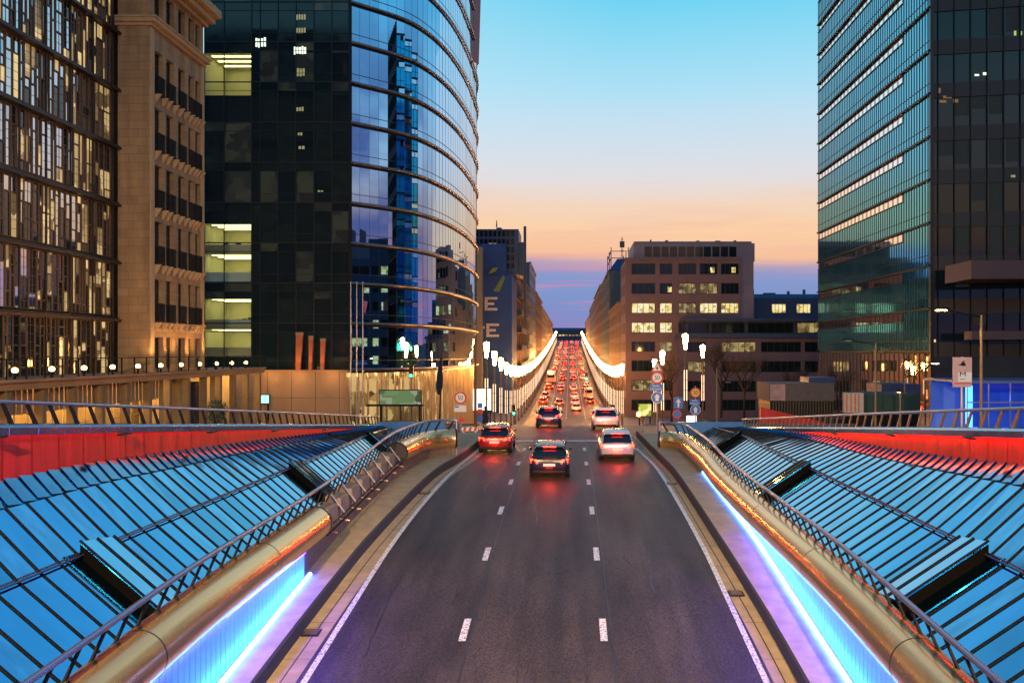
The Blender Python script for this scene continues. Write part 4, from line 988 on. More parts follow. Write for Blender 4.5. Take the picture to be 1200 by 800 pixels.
m = MB(); m.quad(*[(PX(a,BY),BY-.02,PZ(b,BY)) for a,b in ((578,341),(585,342),(592,326),(590,322))]); m.quad(*[(PX(a,BY),BY-.02,PZ(b,BY)) for a,b in ((572,321),(580,319),(584,313),(577,314))]); m.build('painted_stripe', mat('mural_green',(.16,.22,.03),.7,var=.2), MBK)
m = MB(); m.box(PX(553,158),PX(564.5,158),158,160.5,-6,PZ(289,158)); m.build('side_bay', mat('khaki_render',(.28,.22,.12),.8,var=.1), MBK)
EBD = thing('hilltop_building','long low building closing the avenue at the hilltop','building',(2,705,12))
m = MB(); m.box(-16,18,700,712,12,22); m.build('wall', mat('dusky_wall',(.06,.05,.08),.8,var=.2,scale=.2), EBD)
m = MB(); m.hexa([(-16,700,22),(18,700,22),(18,712,22),(-16,712,22)],[(-14,703,24),(16,703,24),(16,710,24),(-14,710,24)]); m.build('roof', mat('slate_roof',(.04,.06,.1)), EBD)
for x in frange(-8,8,2.7): window(EBD,(x,699.9,17.5),2.0,1.3,0,FRAMED,LIT if x < -3 else LITD,2,0,.1)
# buildings off to the right that the curved glass mirrors
for i,(xa,xb,ya,yb,h,lab) in enumerate(((60,85,58,76,22,'stepped dark block mirrored in the curved tower, nearest to the teal tower'),(66,90,34,54,31,'taller dark block mirrored in the curved tower glass'),(62,84,8,30,20,'low dark block mirrored at the left of the curved glass'))):
    b = thing('office_building',lab,'building',((xa+xb)/2,(ya+yb)/2,0))
    m = MB(); hs = [(y,y+2.2,z,z+1.6) for y in frange(ya+1.5,yb-4,3.4) for z in frange(3,h-3,3.3)]
    m.holes(ya,yb,0,h,hs,lambda u,v,d:(xa+d,u,v),.3); m.box(xa+.5,xb,ya,yb,0,h-.2).box(xa+4,xb-6,ya+3,yb-6,h-.2,h+4); m.build('wall', mat('navy_wall',(.05,.06,.09),.7,var=.2,scale=.4), b)
    for h4 in hs: window(b,(xa+.25,(h4[0]+h4[1])/2,h4[2]),2.2,1.6,-math.pi/2,FRAMED,LIT if rl.random() < .3 else GLASSD,2,0,.08)

# ------------------------------------------------------------------ lamps along the avenue
def make_lamp():
    t = thing('street_lamp','', 'street lamp', (0,0,0))
    m = MB(); m.cyl((0,0,-2.5),(0,0,7.0),.11,.085,10).cyl((0,0,-.1),(0,0,.5),.17,.15,10); m.build('pole', mat('lamp_pole',(.16,.10,.07),.5,.3,var=.1), t, smooth=True)
    m = MB(); m.lathe((0,0,7.0),[(.10,0),(.13,.05),(.19,.6),(.27,1.2),(.28,1.35),(.18,1.47),(.02,1.5)],12); m.build('lamp_head', LAMP, t, smooth=True)
    m = MB(); m.box(-.15,-.10,-.16,-.06,2.0,5.0).box(.10,.15,-.16,-.06,2.0,5.0)
    a = m.build('light_tube', TUBE, t)
    m = MB()
    for z in (1.98,3.0,4.0,5.0): m.box(-.16,.16,-.17,-.05,z,z+.04)
    m.build('tube_clip', DARKM, t)
    return t
lp = make_lamp(); first = True
lampP = [(-8.1, 87+9*k, None, 'left') for k in range(50)] + [(6.8, 117+9*k, None, 'right') for k in range(46)] + [(11.2,87,-1.46,'a'),(15.4,104,-2.4,'b'),(10.1,98,-3.1,'c'),(10.4,110,-4.1,'d')]
SPEC = {'a':'tallest torch shaped lamp in front of the pink block, right of the signs','b':'torch lamp furthest right in front of the office wing','c':'torch lamp just right of the red triangle sign','d':'torch lamp peeping from behind the red triangle sign'}
for x,y,z,sd in lampP:
    t = lp if first else copy_tree(lp); first = False
    lab = SPEC.get(sd) or f'warm torch shaped lamp with lit tubes in the {sd} row along the avenue'
    place(t,(x,y,zr(y)+.13 if z is None else z),0,lab,f'torch lamps in the {sd} row of the avenue' if sd in ('left','right') else None)
    if sd in SPEC and 'group' in t: del t['group']

# ------------------------------------------------------------------ cars
def superring(y, hw, z0, z1, e=4.5, n=20):
    cz, hh = (z0+z1)/2, (z1-z0)/2; P = []
    for j in range(n):
        a = 2*math.pi*j/n; c, s = math.cos(a), math.sin(a)
        P.append((hw*math.copysign(abs(c)**(2/e),c), y, cz+hh*math.copysign(abs(s)**(2/e),s)))
    return P
CARC = {'silver':(.42,.43,.45),'black':(.012,.012,.014),'dark blue':(.015,.03,.10),'white':(.7,.7,.68),'dark red':(.22,.012,.012),'grey':(.11,.11,.12)}
def make_car(colname):
    pm = mat('car_paint_'+colname.replace(' ','_'), CARC[colname], .22, .3, var=.02)
    t = thing('car','', 'car', (0,0,0))
    m = MB(); m.rings([superring(*q) for q in ((-2.14,.72,.44,.84),(-2.1,.80,.30,.94),(-1.95,.86,.24,.99),(-1.2,.89,.22,1.0),(0,.90,.21,.98),(1.0,.89,.22,.95),(1.6,.87,.24,.88),(2.0,.80,.28,.76),(2.14,.66,.36,.64))]); m.build('body', pm, t, smooth=True)
    m = MB(); m.rings([superring(*q,3.6) for q in ((-2.0,.70,.8,1.0),(-1.86,.72,.8,1.16),(-1.55,.68,.8,1.38),(-1.3,.665,.8,1.44),(-.3,.66,.8,1.47),(.35,.64,.8,1.42),(.75,.68,.8,1.22),(1.2,.74,.8,.97))]); m.build('window_glass', GLASSD, t, smooth=True)
    m = MB(); m.rings([superring(*q,3.6) for q in ((-1.72,.62,1.36,1.40),(-1.4,.655,1.34,1.46),(-.3,.645,1.36,1.495),(.3,.62,1.35,1.45),(.42,.58,1.34,1.40))])
    for s in (-1,1):
        for ya,za,yb,zb in ((-1.98,.98,-1.5,1.42),(-.55,.98,-.5,1.43),(.4,1.42,1.15,.97)):
            m.hexa([(s*.725,ya-.05,za),(s*.755,ya-.05,za),(s*.755,ya+.05,za),(s*.725,ya+.05,za)],[(s*.62,yb-.05,zb),(s*.65,yb-.05,zb),(s*.65,yb+.05,zb),(s*.62,yb+.05,zb)])
    m.build('roof', pm, t, smooth=True)
    m = MB(); m.box(-.72,.72,-2.17,-1.9,.28,.42); m.build('rear_bumper', BLACK, t, bevel=.04)
    m = MB(); m.box(-.26,.26,-2.17,-2.1,.60,.71); m.build('number_plate', WHITE, t)
    for s in (-1,1):
        m = MB(); m.hexa([(s*.5,-2.155,.72),(s*.8,-2.10,.72),(s*.8,-1.98,.72),(s*.5,-2.05,.72)],[(s*.56,-2.145,.88),(s*.82,-2.06,.9),(s*.82,-1.95,.9),(s*.56,-2.04,.88)]); m.build('tail_light', TAILL, t, bevel=.01)
        m = MB(); m.box(*sorted((s*.5,s*.74)),1.98,2.1,.6,.72); m.build('headlight', glow('head_lamp',(1,.9,.7),6), t)
        m = MB(); m.box(*sorted((s*.86,s*1.0)),.62,.76,.95,1.07); m.build('wing_mirror', pm, t, bevel=.03)
        for y in (-1.32,1.32):
            m = MB(); m.cyl((s*.68,y,.32),(s*.89,y,.32),.32,.32,20); w = m.build('wheel', mat('tyre',(.012,.012,.012),.8,var=.1), t, smooth=True, bevel=.02)
            m = MB(); m.cyl((s*.88,y,.32),(s*.905,y,.32),.2,.18,14); m.build('rim', mat('alloy',(.5,.5,.52),.3,.9,var=0), w, smooth=True)
    m = MB(); m.box(-.28,.28,-1.75,-1.70,1.375,1.405); m.build('brake_light', BRAKEC, t)
    light('POINT','brake_glow',(0,-2.75,.45),42,(1,.05,.012),t,.2)
    return t
def make_van(name, lab, L, Wd, Hh, colr, rows):
    t = thing(name, lab, 'bus' if rows else 'van', (0,0,0)); pm = mat(name+'_paint', colr, .3, .1, var=.03); w = Wd/2
    m = MB(); m.rings([superring(y, ww, .32, hh, 9, 28) for y,ww,hh in ((-L/2,w*.95,Hh*.97),(-L/2+.1,w,Hh),(L/2-.9,w,Hh),(L/2-.1,w*.97,Hh*.8),(L/2,w*.9,Hh*.6))]); m.build('body', pm, t, smooth=True)
    m = MB(); m.box(-w*.8,w*.8,-L/2-.03,-L/2+.05,Hh*.58,Hh*.86); m.build('rear_window', GLASSD, t, bevel=.02)
    m = MB()
    for s in (-1,1): m.box(*sorted((s*(w-.04),s*(w+.015))),-L/2+.5,L/2-1.2,Hh*.58,Hh*.85)
    m.build('side_window', GLASSD, t)
    for s in (-1,1):
        m = MB(); m.box(*sorted((s*w*.74,s*w*.93)),-L/2-.04,-L/2+.02,.75,1.15); m.build('tail_light', TAILL, t)
        for y in (-L*.3,L*.32):
            m = MB(); m.cyl((s*(w-.25),y,.4),(s*(w-.02),y,.4),.4,.4,18); m.build('wheel', mat('tyre',(.012,.012,.012)), t, smooth=True)
    m = MB(); m.box(-w*.9,w*.9,-L/2-.06,-L/2+.1,.34,.55); m.build('rear_bumper', BLACK, t)
    m = MB(); m.box(-.26,.26,-L/2-.045,-L/2,.62,.73); m.build('number_plate', WHITE, t)
    if rows: m = MB(); m.box(-w*.5,w*.5,-L/2-.03,-L/2,Hh*.89,Hh*.95); m.build('destination_panel', AMBER, t)
    light('POINT','brake_glow',(0,-L/2-.6,.5),40,(1,.05,.012),t,.2)
    return t
for nm,lab,L,Wd,Hh,cc,rw_,x,y in (('van','white panel van taller than the cars in the avenue queue',5.4,2.0,2.4,(.6,.6,.58),0,-2.3,136),('van','dark grey panel van in the right lanes of the avenue queue',5.4,2.0,2.4,(.09,.09,.1),0,4.2,205),('bus','city bus standing high above the cars in the left lane of the avenue',12,2.5,3.1,(.45,.44,.4),1,-5.5,262)):
    t = make_van(nm,lab,L,Wd,Hh,cc,rw_); t.location = (x,y,zr(y)+.005); t.rotation_euler = (math.atan((zr(y+2)-zr(y-2))/4),0,0)
protos = {k: make_car(k) for k in CARC}; used = set()
def car(col, x, y, lab, rz=0, group=None):
    t = protos[col] if col not in used else copy_tree(protos[col]); used.add(col)
    if 'group' in t: del t['group']
    if y > 100:
        for ch in t.children:
            if ch.type == 'LIGHT': ch.data = FARGLOW
    sl = (zr(y+1.5)-zr(y-1.5))/3
    place(t,(x,y,zr(y)+.005),rz,lab,group); t.rotation_euler = (math.atan(sl),0,rz)
    return t
FARGLOW = bpy.data.lights.new('brake_glow','POINT'); FARGLOW.energy = 190; FARGLOW.color = (1,.10,.02); FARGLOW.shadow_soft_size = .2
car('silver',2.35,46.5,'silver hatchback with red tail lights at the top of the ramp, right lane')
car('black',-.9,41.0,'black hatchback with red tail lights in the middle ramp lane')
car('dark red',-4.0,49.5,'dark red hatchback leaving the ramp in the left lane')
car('dark blue',-1.5,64.5,'dark blue hatchback on the crossing beyond the ramp')
car('white',2.4,62,'white hatchback entering the avenue after the silver one')
cl = list(CARC); rc2 = random.Random(4)
n = 0
for y in (128,146,166,186,206,232,240,272,280,308,316,350,358,392,400,440,448,486,494,530,560,590):
    for lane in (-5.5,-2.3,1.0,4.2):
        if y < 225 and rc2.random() < .35: continue
        yy = y+rc2.uniform(-4,4)
        if rc2.random() < .12 or any(abs(lane-a) < 1 and abs(yy-b) < c for a,b,c in ((-2.3,136,7),(4.2,205,7),(-5.5,262,11))): continue
        car(cl[n%6],lane+rc2.uniform(-.2,.2),yy,f'{cl[n%6]} car with lit brake lights in the queue on the avenue',0,f'{cl[n%6]} cars queuing on the avenue'); n += 1

# ------------------------------------------------------------------ signals, signs, panels
def signal_proto():
    t = thing('traffic_light','', 'traffic light', (0,0,0))
    m = MB(); m.cyl((0,0,-2.5),(0,0,2.6),.06,.05,10); m.build('pole', mat('signal_pole',(.25,.22,.18),.5,.3,var=.1), t, smooth=True)
    m = MB(); m.box(-.17,.17,-.14,.12,2.3,3.3); m.build('housing', BLACK, t, bevel=.03)
    for z, mm, nm in ((3.1,mat('red_lens',(.12,.01,.01),.2,var=0),'lens'),(2.8,mat('amber_lens',(.14,.06,.01),.2,var=0),'lens'),(2.5,GREENL,'green_lens')):
        m = MB(); m.cyl((0,-.15,z),(0,-.17,z),.11,.10,14); m.build(nm, mm, t)
        m = MB(); m.cyl((0,-.14,z),(0,-.3,z+.01),.125,.13,14,False); m.build('visor', BLACK, t)
    return t
sg0 = signal_proto()
for i,(px,py,Y,lab) in enumerate(((602,484,84,'green traffic light at the foot of the left lamp row'),(718,484,84,'green traffic light at the foot of the right lamp row'),(687,443.5,182,'far green traffic light over the avenue above the car queue'),(482,440,70,'green traffic light in front of the curved tower base'))):
    t = sg0 if i == 0 else copy_tree(sg0)
    place(t,(PX(px,Y),Y,PZ(py,Y)-2.5*(1 if Y < 150 else 1.6)),0,lab); 
    if Y > 150: t.scale = (1.6,)*3
def disc(m, x, y, z, r, n=28): m.cyl((x,y,z),(x,y-.02,z),r,r,n)
def part_disc(p, nm, x, y, z, r, mm):
    m = MB(); disc(m,x,y,z,r); return m.build(nm, mm, p, smooth=True)
def speed(p, x, y, z, r, face=SIGNW):
    a = part_disc(p,'sign_disc',x,y,z,r,SIGNR); part_disc(a,'sign_face',x,y-.006,z,r*.74,face)
    text('50',(x,y-.03,z),r*1.05,BLACK,a,sx=.85)
def arrow(p, x, y, z, r):
    a = part_disc(p,'sign_disc',x,y,z,r,SIGNW); b = part_disc(a,'sign_face',x,y-.006,z,r*.92,SIGNB)
    m = MB(); y2 = y-.03; m.v += [(x-.11*r/.38,y2,z-r*.6),(x+.11*r/.38,y2,z-r*.6),(x+.11*r/.38,y2,z+r*.05),(x+r*.5,y2,z+r*.05),(x,y2,z+r*.65),(x-r*.5,y2,z+r*.05),(x-.11*r/.38,y2,z+r*.05)]; m.f.append(tuple(range(7))); m.build('arrow', SIGNW, a)
def plate(p, x, y, z, w, h, mm, lines, ts, tm=SIGNW):
    m = MB(); m.box(x-w/2,x+w/2,y-.02,y,z-h/2,z+h/2); a = m.build('sign_plate', mm, p)
    for i,l in enumerate(lines): text(l,(x,y-.024,z+h*(.24-.48*i) if len(lines) > 1 else z),ts,tm,a,sx=.8)
    return a
def post(p, x, y, z0, z1, r=.04, mm=None):
    m = MB(); m.cyl((x,y+.05,z0),(x,y+.05,z1),r,r,8); m.build('pole', mm or mat('galvanised_pole',(.4,.38,.34),.4,.7,var=.1), p, smooth=True)
Y = 58.0; q = Y/F; x = PX(770,Y)
s1 = thing('road_sign','sign post with red triangle, 50 limit, blue plate and white arrow','road sign',(x,Y,0)); post(s1,x,Y,-.2,PZ(423,Y))
m = MB(); zc = PZ(431,Y); m.v += [(x-.42,Y-.02,zc-.26),(x+.42,Y-.02,zc-.26),(x,Y-.02,zc+.48),(x-.42,Y,zc-.26),(x+.42,Y,zc-.26),(x,Y,zc+.48)]; m.f += [(0,1,2),(3,5,4),(0,3,4,1),(1,4,5,2),(2,5,3,0)]; a = m.build('sign_triangle', SIGNR, s1)
m = MB(); m.v += [(x-.27,Y-.026,zc-.17),(x+.27,Y-.026,zc-.17),(x,Y-.026,zc+.30)]; m.f.append((0,1,2)); m.build('sign_face', SIGNW, a)
m = MB(); m.box(x-.035,x+.035,Y-.032,Y-.028,zc-.12,zc+.14).box(x-.10,x+.09,Y-.034,Y-.030,zc-.05,zc+.01); m.build('symbol', BLACK, a)
speed(s1,x,Y,PZ(442.5,Y),.40); plate(s1,x-.05,Y,PZ(454,Y),.82,.42,SIGNB,['RAPPEL','HERHALING'],.17); arrow(s1,x,Y,PZ(465.5,Y),.38)
Y = 66.0; x = PX(815,Y)
s2 = thing('road_sign','sign post with yellowish 50 limit, blue plate and arrow, right of the tall lamp','road sign',(x,Y,0)); post(s2,x,Y,-1,PZ(452,Y))
speed(s2,x,Y,PZ(460,Y),.39,SIGNY); plate(s2,x-.05,Y,PZ(471,Y),.78,.40,SIGNB,['RAPPEL','HERHALING'],.16); arrow(s2,x,Y,PZ(480,Y),.38)
Y = 62.0; x = PX(795,Y)
s3 = thing('road_sign','square blue one way sign over a round no parking sign, between the two 50 signs','road sign',(x,Y,0)); post(s3,x,Y,-1,PZ(465,Y))
a = plate(s3,x,Y,PZ(472,Y),.62,.75,SIGNB,[],.1); m = MB(); z = PZ(472,Y); m.v += [(x-.06,Y-.026,z-.3),(x+.06,Y-.026,z-.3),(x+.06,Y-.026,z+.05),(x+.17,Y-.026,z+.05),(x,Y-.026,z+.3),(x-.17,Y-.026,z+.05),(x-.06,Y-.026,z+.05)]; m.f.append(tuple(range(7))); m.build('arrow', SIGNW, a)
a = part_disc(s3,'sign_disc',x-.1,Y,PZ(485,Y),.33,SIGNR); part_disc(a,'sign_face',x-.1,Y-.006,PZ(485,Y),.25,SIGNB)
Y = 57.5; x = PX(539.5,Y)
s4 = thing('road_sign','50 limit sign over a white and blue plate at the left tube end','road sign',(x,Y,0)); post(s4,x,Y,-.2,PZ(459,Y))
speed(s4,x,Y,PZ(466,Y),.40); a = plate(s4,x,Y,PZ(478.5,Y),.78,.42,SIGNW,[],.1); m = MB(); m.box(x-.36,x-.1,Y-.03,Y-.024,PZ(477.5,Y),PZ(475.5,Y)); m.build('symbol', SIGNB, a)
m = MB(); zc = PZ(491,Y); m.v += [(x-.1,Y-.03,zc-.14),(x+.34,Y-.03,zc-.14),(x+.12,Y-.03,zc+.24)]; m.f.append((0,1,2)); m.build('sign_triangle', SIGNR, s4)
Y = 63; x = PX(557,Y)
s5 = thing('sign_mast','tall rusty mast carrying small blue and red signs beside the white lightbox','mast',(x,Y,0)); post(s5,x,Y,-.6,PZ(393,Y),.10,mat('rusty_pole',(.2,.09,.05),.6,.3,var=.2))
for z,mm in ((475,SIGNB),(482,SIGNR),(490,SIGNB)): plate(s5,x+.33,Y,PZ(z,Y),.36,.38,mm,[],.1)
def lightbox(lab, px0, px1, py0, py1, Y, mm, base, pic=None):
    x0, x1, z0, z1 = PX(px0,Y), PX(px1,Y), PZ(py1,Y), PZ(py0,Y)
    t = thing('advertising_lightbox',lab,'lightbox',((x0+x1)/2,Y,base)); m = MB(); m.box(x0,x1,Y,Y+.2,z0,z1); m.build('casing', DARKM, t, bevel=.02)
    m = MB(); m.quad((x0+.06,Y-.01,z0+.06),(x1-.06,Y-.01,z0+.06),(x1-.06,Y-.01,z1-.06),(x0+.06,Y-.01,z1-.06)); m.build('lit_panel', mm, t)
    m = MB(); m.box(x0+.1,x0+.22,Y+.05,Y+.15,base,z0).box(x1-.22,x1-.1,Y+.05,Y+.15,base,z0); m.build('leg', DARKM, t)
    return t
lightbox('large glaring white lightbox behind the left lamp row',547,576,455,481,112,WHITEL,-4.5)
lightbox('white lit panel beneath the yellowish 50 sign',803.5,817,486,502,70,WHITEL,-.8)
pic = window_light('poster_glow',(.25,.42,.16),(.75,.66,.55),.55,1.1)
lightbox('wide poster box on thin legs in front of the curved tower base',444,494,456.5,475,66,pic,-.2)
lightbox('green and yellow lit panel at the right tube end',747.5,764,472.5,488,84,window_light('poster_warm',(.55,.6,.08),(1,.75,.4),1.3,1.6),-2.4)
lightbox('small cyan lit sign on the tan base wall',308-8,316,462,473,78.5,glow('cyan_box',(.45,.9,1),1.4),-.8)
sh = thing('bus_shelter','glass bus shelter with dark frame below the wide poster box','bus shelter',(PX(470,64),64,-.1)); m = MB(); xa, xb = PX(446,64), PX(494,64)
for xx in (xa,(xa+xb)/2,xb): m.box(xx-.04,xx+.04,63.9,64,-.2,1.45)
m.box(xa-.9,xb+.2,63.2,64.1,1.45,1.55).box(xa,xb,63.9,63.98,.2,.28); m.build('frame', DARKM, sh); m = MB(); m.quad((xa,63.95,.3),(xb,63.95,.3),(xb,63.95,1.4),(xa,63.95,1.4)); m.build('glass', glass_clear('shelter_glass',(.75,.78,.7)), sh)
m = MB(); m.box(xa+.3,xb-.3,63.4,63.8,.35,.42); m.build('bench', OAK, sh)
for i,(px,lab) in enumerate(((411,'leftmost bare flagpole at the tower corner'),(418,'middle bare flagpole at the tower corner'),(425,'flagpole with a limp pink flag at the tower corner'))):
    Y = 72; x = PX(px,Y); t = thing('flagpole',lab,'flagpole',(x,Y,-.6)); m = MB(); m.cyl((x,Y,-.7),(x,Y,PZ(330,Y)),.07,.04,8); m.build('pole', mat('silver_pole',(.5,.48,.48),.3,.8,var=.05), t, smooth=True)
    if i == 2:
        m = MB(); zt = PZ(352,Y); m.rings([[(x+.05,Y,zt-k*.16),(x+.22+.08*math.sin(k),Y-.08,zt-.05-k*.16),(x+.4-.03*k,Y+.06*math.cos(k*2),zt-.1-k*.16)] for k in range(7)],False,False); m.build('flag', mat('flag_pink',(.45,.12,.25),.8,var=.1), t, smooth=True)
t = thing('flagpole','leaning dark furled banner on a pole in front of the lit colonnade','flagpole',(PX(515,68),68,0)); x = PX(515,68)
m = MB(); m.cyl((x,68,-.5),(x+.15,68,PZ(418,68)),.06,.05,8); m.build('pole', DARKM, t, smooth=True); m = MB(); m.rings([[(x+.1+r*math.cos(a)*1.0-.35*(1-zz2)*.4,68+r*math.sin(a)*.5,PZ(462,68)+(PZ(420,68)-PZ(462,68))*zz2) for a in frange(0,5.5,.8)] for zz2,r in ((0,.10),(.2,.26),(.5,.24),(.8,.14),(1,.06))]); m.build('banner', mat('navy_cloth',(.01,.015,.04),.9,var=.2), t, smooth=True)
# barrier at the left tube end
x0 = PX(541,55.6); t = thing('road_barrier','low red and white striped barrier at the left end of the ramp','barrier',(x0+.5,55.6,.1))
m = MB(); m.box(x0,x0+1.0,55.55,55.65,.38,.62).box(x0+.1,x0+.16,55.4,55.8,.1,.38).box(x0+.84,x0+.9,55.4,55.8,.1,.38); m.build('board', SIGNW, t); m = MB()
for k in range(3): m.hexa([(x0+.08+k*.33,55.545,.381),(x0+.24+k*.33,55.545,.381),(x0+.24+k*.33,55.549,.381),(x0+.08+k*.33,55.549,.381)],[(x0+.16+k*.33,55.545,.619),(x0+.32+k*.33,55.545,.619),(x0+.32+k*.33,55.549,.619),(x0+.16+k*.33,55.549,.619)])
m.build('stripe', SIGNR, t)
x = PX(752,57); t = thing('warning_lamp','amber warning lamp on a bent tan post at the right end of the ramp','warning lamp',(x,57,0)); m = MB(); m.sweep([(x+.05,57,-.1),(x+.1,57,.5),(x+.05,57,1.0),(x-.2,57.02,1.2)],.07,8); m.build('post', SANDF, t, smooth=True); m = MB(); m.lathe((x-.2,57,1.2),[(.05,0),(.12,.03),(.12,.2),(.05,.26)],12); m.build('lamp', AMBER, t, smooth=True)
# cobra lamps on the right
def cobra(px, py_top, Y, py_head, px_head, lit, lab, r=.09, zb=-1.2):
    x, zt = PX(px,Y), PZ(py_top,Y); xh, zh = PX(px_head,Y), PZ(py_head,Y)
    t = thing('street_lamp',lab,'street lamp',(x,Y,zb)); m = MB(); m.cyl((x,Y,zb),(x,Y,zt),r,r*.7,10); m.build('pole', mat('ochre_pole',(.26,.18,.09),.5,.3,var=.15), t, smooth=True)
    m = MB(); m.sweep([(x,Y,zt-.1),(x+(xh-x)*.3,Y,zt+.02),(x+(xh-x)*.7,Y,zt-(zt-zh)*.55),(xh,Y,zh+.05)],.045,8); m.build('arm', DARKM, t, smooth=True)
    m = MB(); sgn = 1 if xh < x else -1; m.rings([superring(0,.12*k,-.05*k,.07*k,3,10) for k in (.3,1,1.2,.9,.3)]); 
    V = []
    for i,(k,s) in enumerate(zip((.3,1,1.2,.9,.3),(0,.15,.4,.65,.8))): V.append([(xh+sgn*(s-.3),Y+q[0],zh+q[2]) for q in superring(0,.14*k,-.04*k,.09*k,3,10)])
    m = MB(); m.rings(V); m.build('lamp_head', DARKM, t, smooth=True)
    if lit:
        m = MB(); m.box(xh-.2,xh+.3,Y-.12,Y+.12,zh-.09,zh-.05); m.build('lens', glow('sodium_lens',(1,.66,.25),45), t)
        light('SPOT','lamp_light',(xh+.05,Y,zh-.15),700,(1,.62,.25),t,.15,spot_size=R(140))
    else:
        m = MB(); m.box(xh-.1,xh+.3,Y-.1,Y+.1,zh-.07,zh-.045); m.build('lens', WHITE, t)
cobra(1150,369,46,362,1102,True,'tall lit cobra lamp arching left beside the metro board')
cobra(1026,402,60,398,992,False,'unlit cobra lamp with ochre pole in front of the teal tower')
cobra(840,432,75,447,852,False,'short ochre pole lamp among bare trees left of the huts')
cobra(1060,440,72,425,1095,True,'small lit lamp at the foot of the teal tower corner',.05)
x, Y = PX(1055,62), 62; t = thing('street_lamp','short pole with a lit cap lamp before the striped banner container','street lamp',(x,Y,-.5)); m = MB(); m.cyl((x,Y,-.6),(x,Y,PZ(459,Y)),.07,.07,8); m.build('pole', mat('ochre_pole',(.26,.18,.09)), t, smooth=True); m = MB(); m.lathe((x-.1,Y,PZ(459,Y)),[(.2,0),(.22,.04),(.05,.14)],12); m.build('cap', DARKM, t); m = MB(); m.lathe((x-.1,Y,PZ(459,Y)-.04),[(.03,0),(.12,.0),(.12,.035),(.03,.035)],10); m.build('lens', BULB, t)
# metro board
Y = 44.0; x = PX(1127.5,Y); t = thing('metro_sign','pink and white board with black emblem and letter M on a pale post','sign board',(x,Y,0)); post(t,x,Y,-.2,PZ(418,Y),.06,mat('pale_post',(.55,.45,.44),.4,.3,var=.1))
m = MB(); m.box(PX(1116,Y),PX(1138.5,Y),Y-.06,Y,PZ(453.5,Y),PZ(418.5,Y)); bd = m.build('board', mat('board_pink',(.62,.40,.36),.4,var=.08), t, bevel=.01)
m = MB(); m.quad(*[(PX(a,Y),Y-.064,PZ(b,Y)) for a,b in ((1122,447),(1138,447),(1138,436),(1122,436))]); m.build('white_field', SIGNW, bd)
text('M',(PX(1127.5,Y),Y-.072,PZ(438.5,Y)),.30,BLACK,bd,sx=1.5); text('metro',(PX(1127.5,Y),Y-.072,PZ(444,Y)),.11,BLACK,bd); m = MB(); m.box(PX(1118,Y),PX(1137,Y),Y-.075,Y-.065,PZ(449.6,Y),PZ(448.4,Y)); m.build('red_line', SIGNR, bd)
m = MB(); yq = Y-.075; cx, cz = PX(1127.5,Y), PZ(426,Y); m.v += [(cx+a,yq,cz+b) for a,b in ((-.24,-.06),(-.08,.0),(-.04,.09),(.06,.15),(.12,.10),(.03,.06),(.12,.04),(.16,-.08),(.05,-.12),(-.06,-.09))]; m.f.append(tuple(range(10))); m.build('emblem', BLACK, bd)
# blue kiosk
KY = 50.0; t = thing('glass_pavilion','glowing blue glass pavilion at the right edge','pavilion',(PX(1170,KY),KY,0)); xa, xb = PX(1133,KY), PX(1260,KY)
m = MB(); m.box(xa,xb,KY,KY+6,PZ(449,KY),PZ(446,KY)); m.build('roof', mat('pavilion_roof',(.1,.14,.3),.4,.3,var=.1), t)
m = MB(); m.quad((xa,KY,0),(xb,KY,0),(xb,KY,PZ(449,KY)),(xa,KY,PZ(449,KY))); m.build('front_glass', glass_clear('pavilion_glass',(.5,.65,1)), t)
m = MB(); m.box(xa,xb,KY+5,KY+5.1,0,PZ(449,KY)); m.build('back_wall', mat('pavilion_blue',(.10,.22,.65),.6,var=.2,scale=.6), t)
m = MB()
for xx in frange(xa,xb,1.2): m.box(xx-.03,xx+.03,KY-.05,KY,0,PZ(449,KY))
m.box(xa,xb,KY-.06,KY,PZ(472,KY),PZ(470.5,KY)); m.build('mullion', RAIL, t)
m = MB(); m.box(xa+.2,xa+.5,KY+.4,KY+.6,.2,PZ(452,KY)); m.build('light_column', glow('blue_neon',(.10,.45,1),5), t)
for xx in (xa+1.2,xa+3,xa+5): light('POINT','pavilion_light',(xx,KY+2,2.6),60,(.08,.22,1),t,.2)
# huts
def hut(lab, px0, px1, py0, py1, Y, mm, deep, base=-1.2):
    t = thing('site_hut',lab,'hut',(PX((px0+px1)/2,Y),Y,base)); m = MB(); m.box(PX(px0,Y),PX(px1,Y),Y,Y+deep,PZ(py1,Y),PZ(py0,Y)); m.build('body', mm, t, bevel=.03); m = MB(); m.box(PX(px0,Y)+.1,PX(px1,Y)-.1,Y+.3,Y+deep-.2,base,PZ(py1,Y)); m.build('base', BLACK, t); return t
h1 = hut('grey brown concrete kiosk over dark slats behind the red wedge wall',902,978,449,470,74,mat('hut_concrete',(.13,.095,.08),.85,var=.2),5)
m = MB(); m.box(PX(902.5,74),PX(920,74),73.93,73.99,PZ(469,74),PZ(450,74)); m.build('side_poster', mat('poster_rose',(.45,.25,.22),.6,var=.4,scale=1.2), h1)
m = MB()
for px in frange(906,976,3.4): m.box(PX(px,74),PX(px,74)+.1,74.1,74.28,-1.2,PZ(470,74))
m.build('slat', mat('slat_brown',(.1,.07,.04),.7,var=.3), h1)
m = MB(); m.box(PX(948,76),PX(979,76),76,79,PZ(449,76),PZ(442,76)); m.build('rooftop_box', mat('navy_box',(.02,.03,.10),.5,var=.1), h1)
h2 = hut('green container with an orange and white striped banner on its end',1011,1078,462,486,66,mat('container_green',(.03,.06,.04),.7,var=.2),5)
m = MB(); m.box(PX(988,66),PX(1010.5,66),65.7,66.1,PZ(483,66),PZ(460,66)); a = m.build('banner', mat('banner_cream',(.62,.48,.36),.7,var=.15), h2)
m = MB()
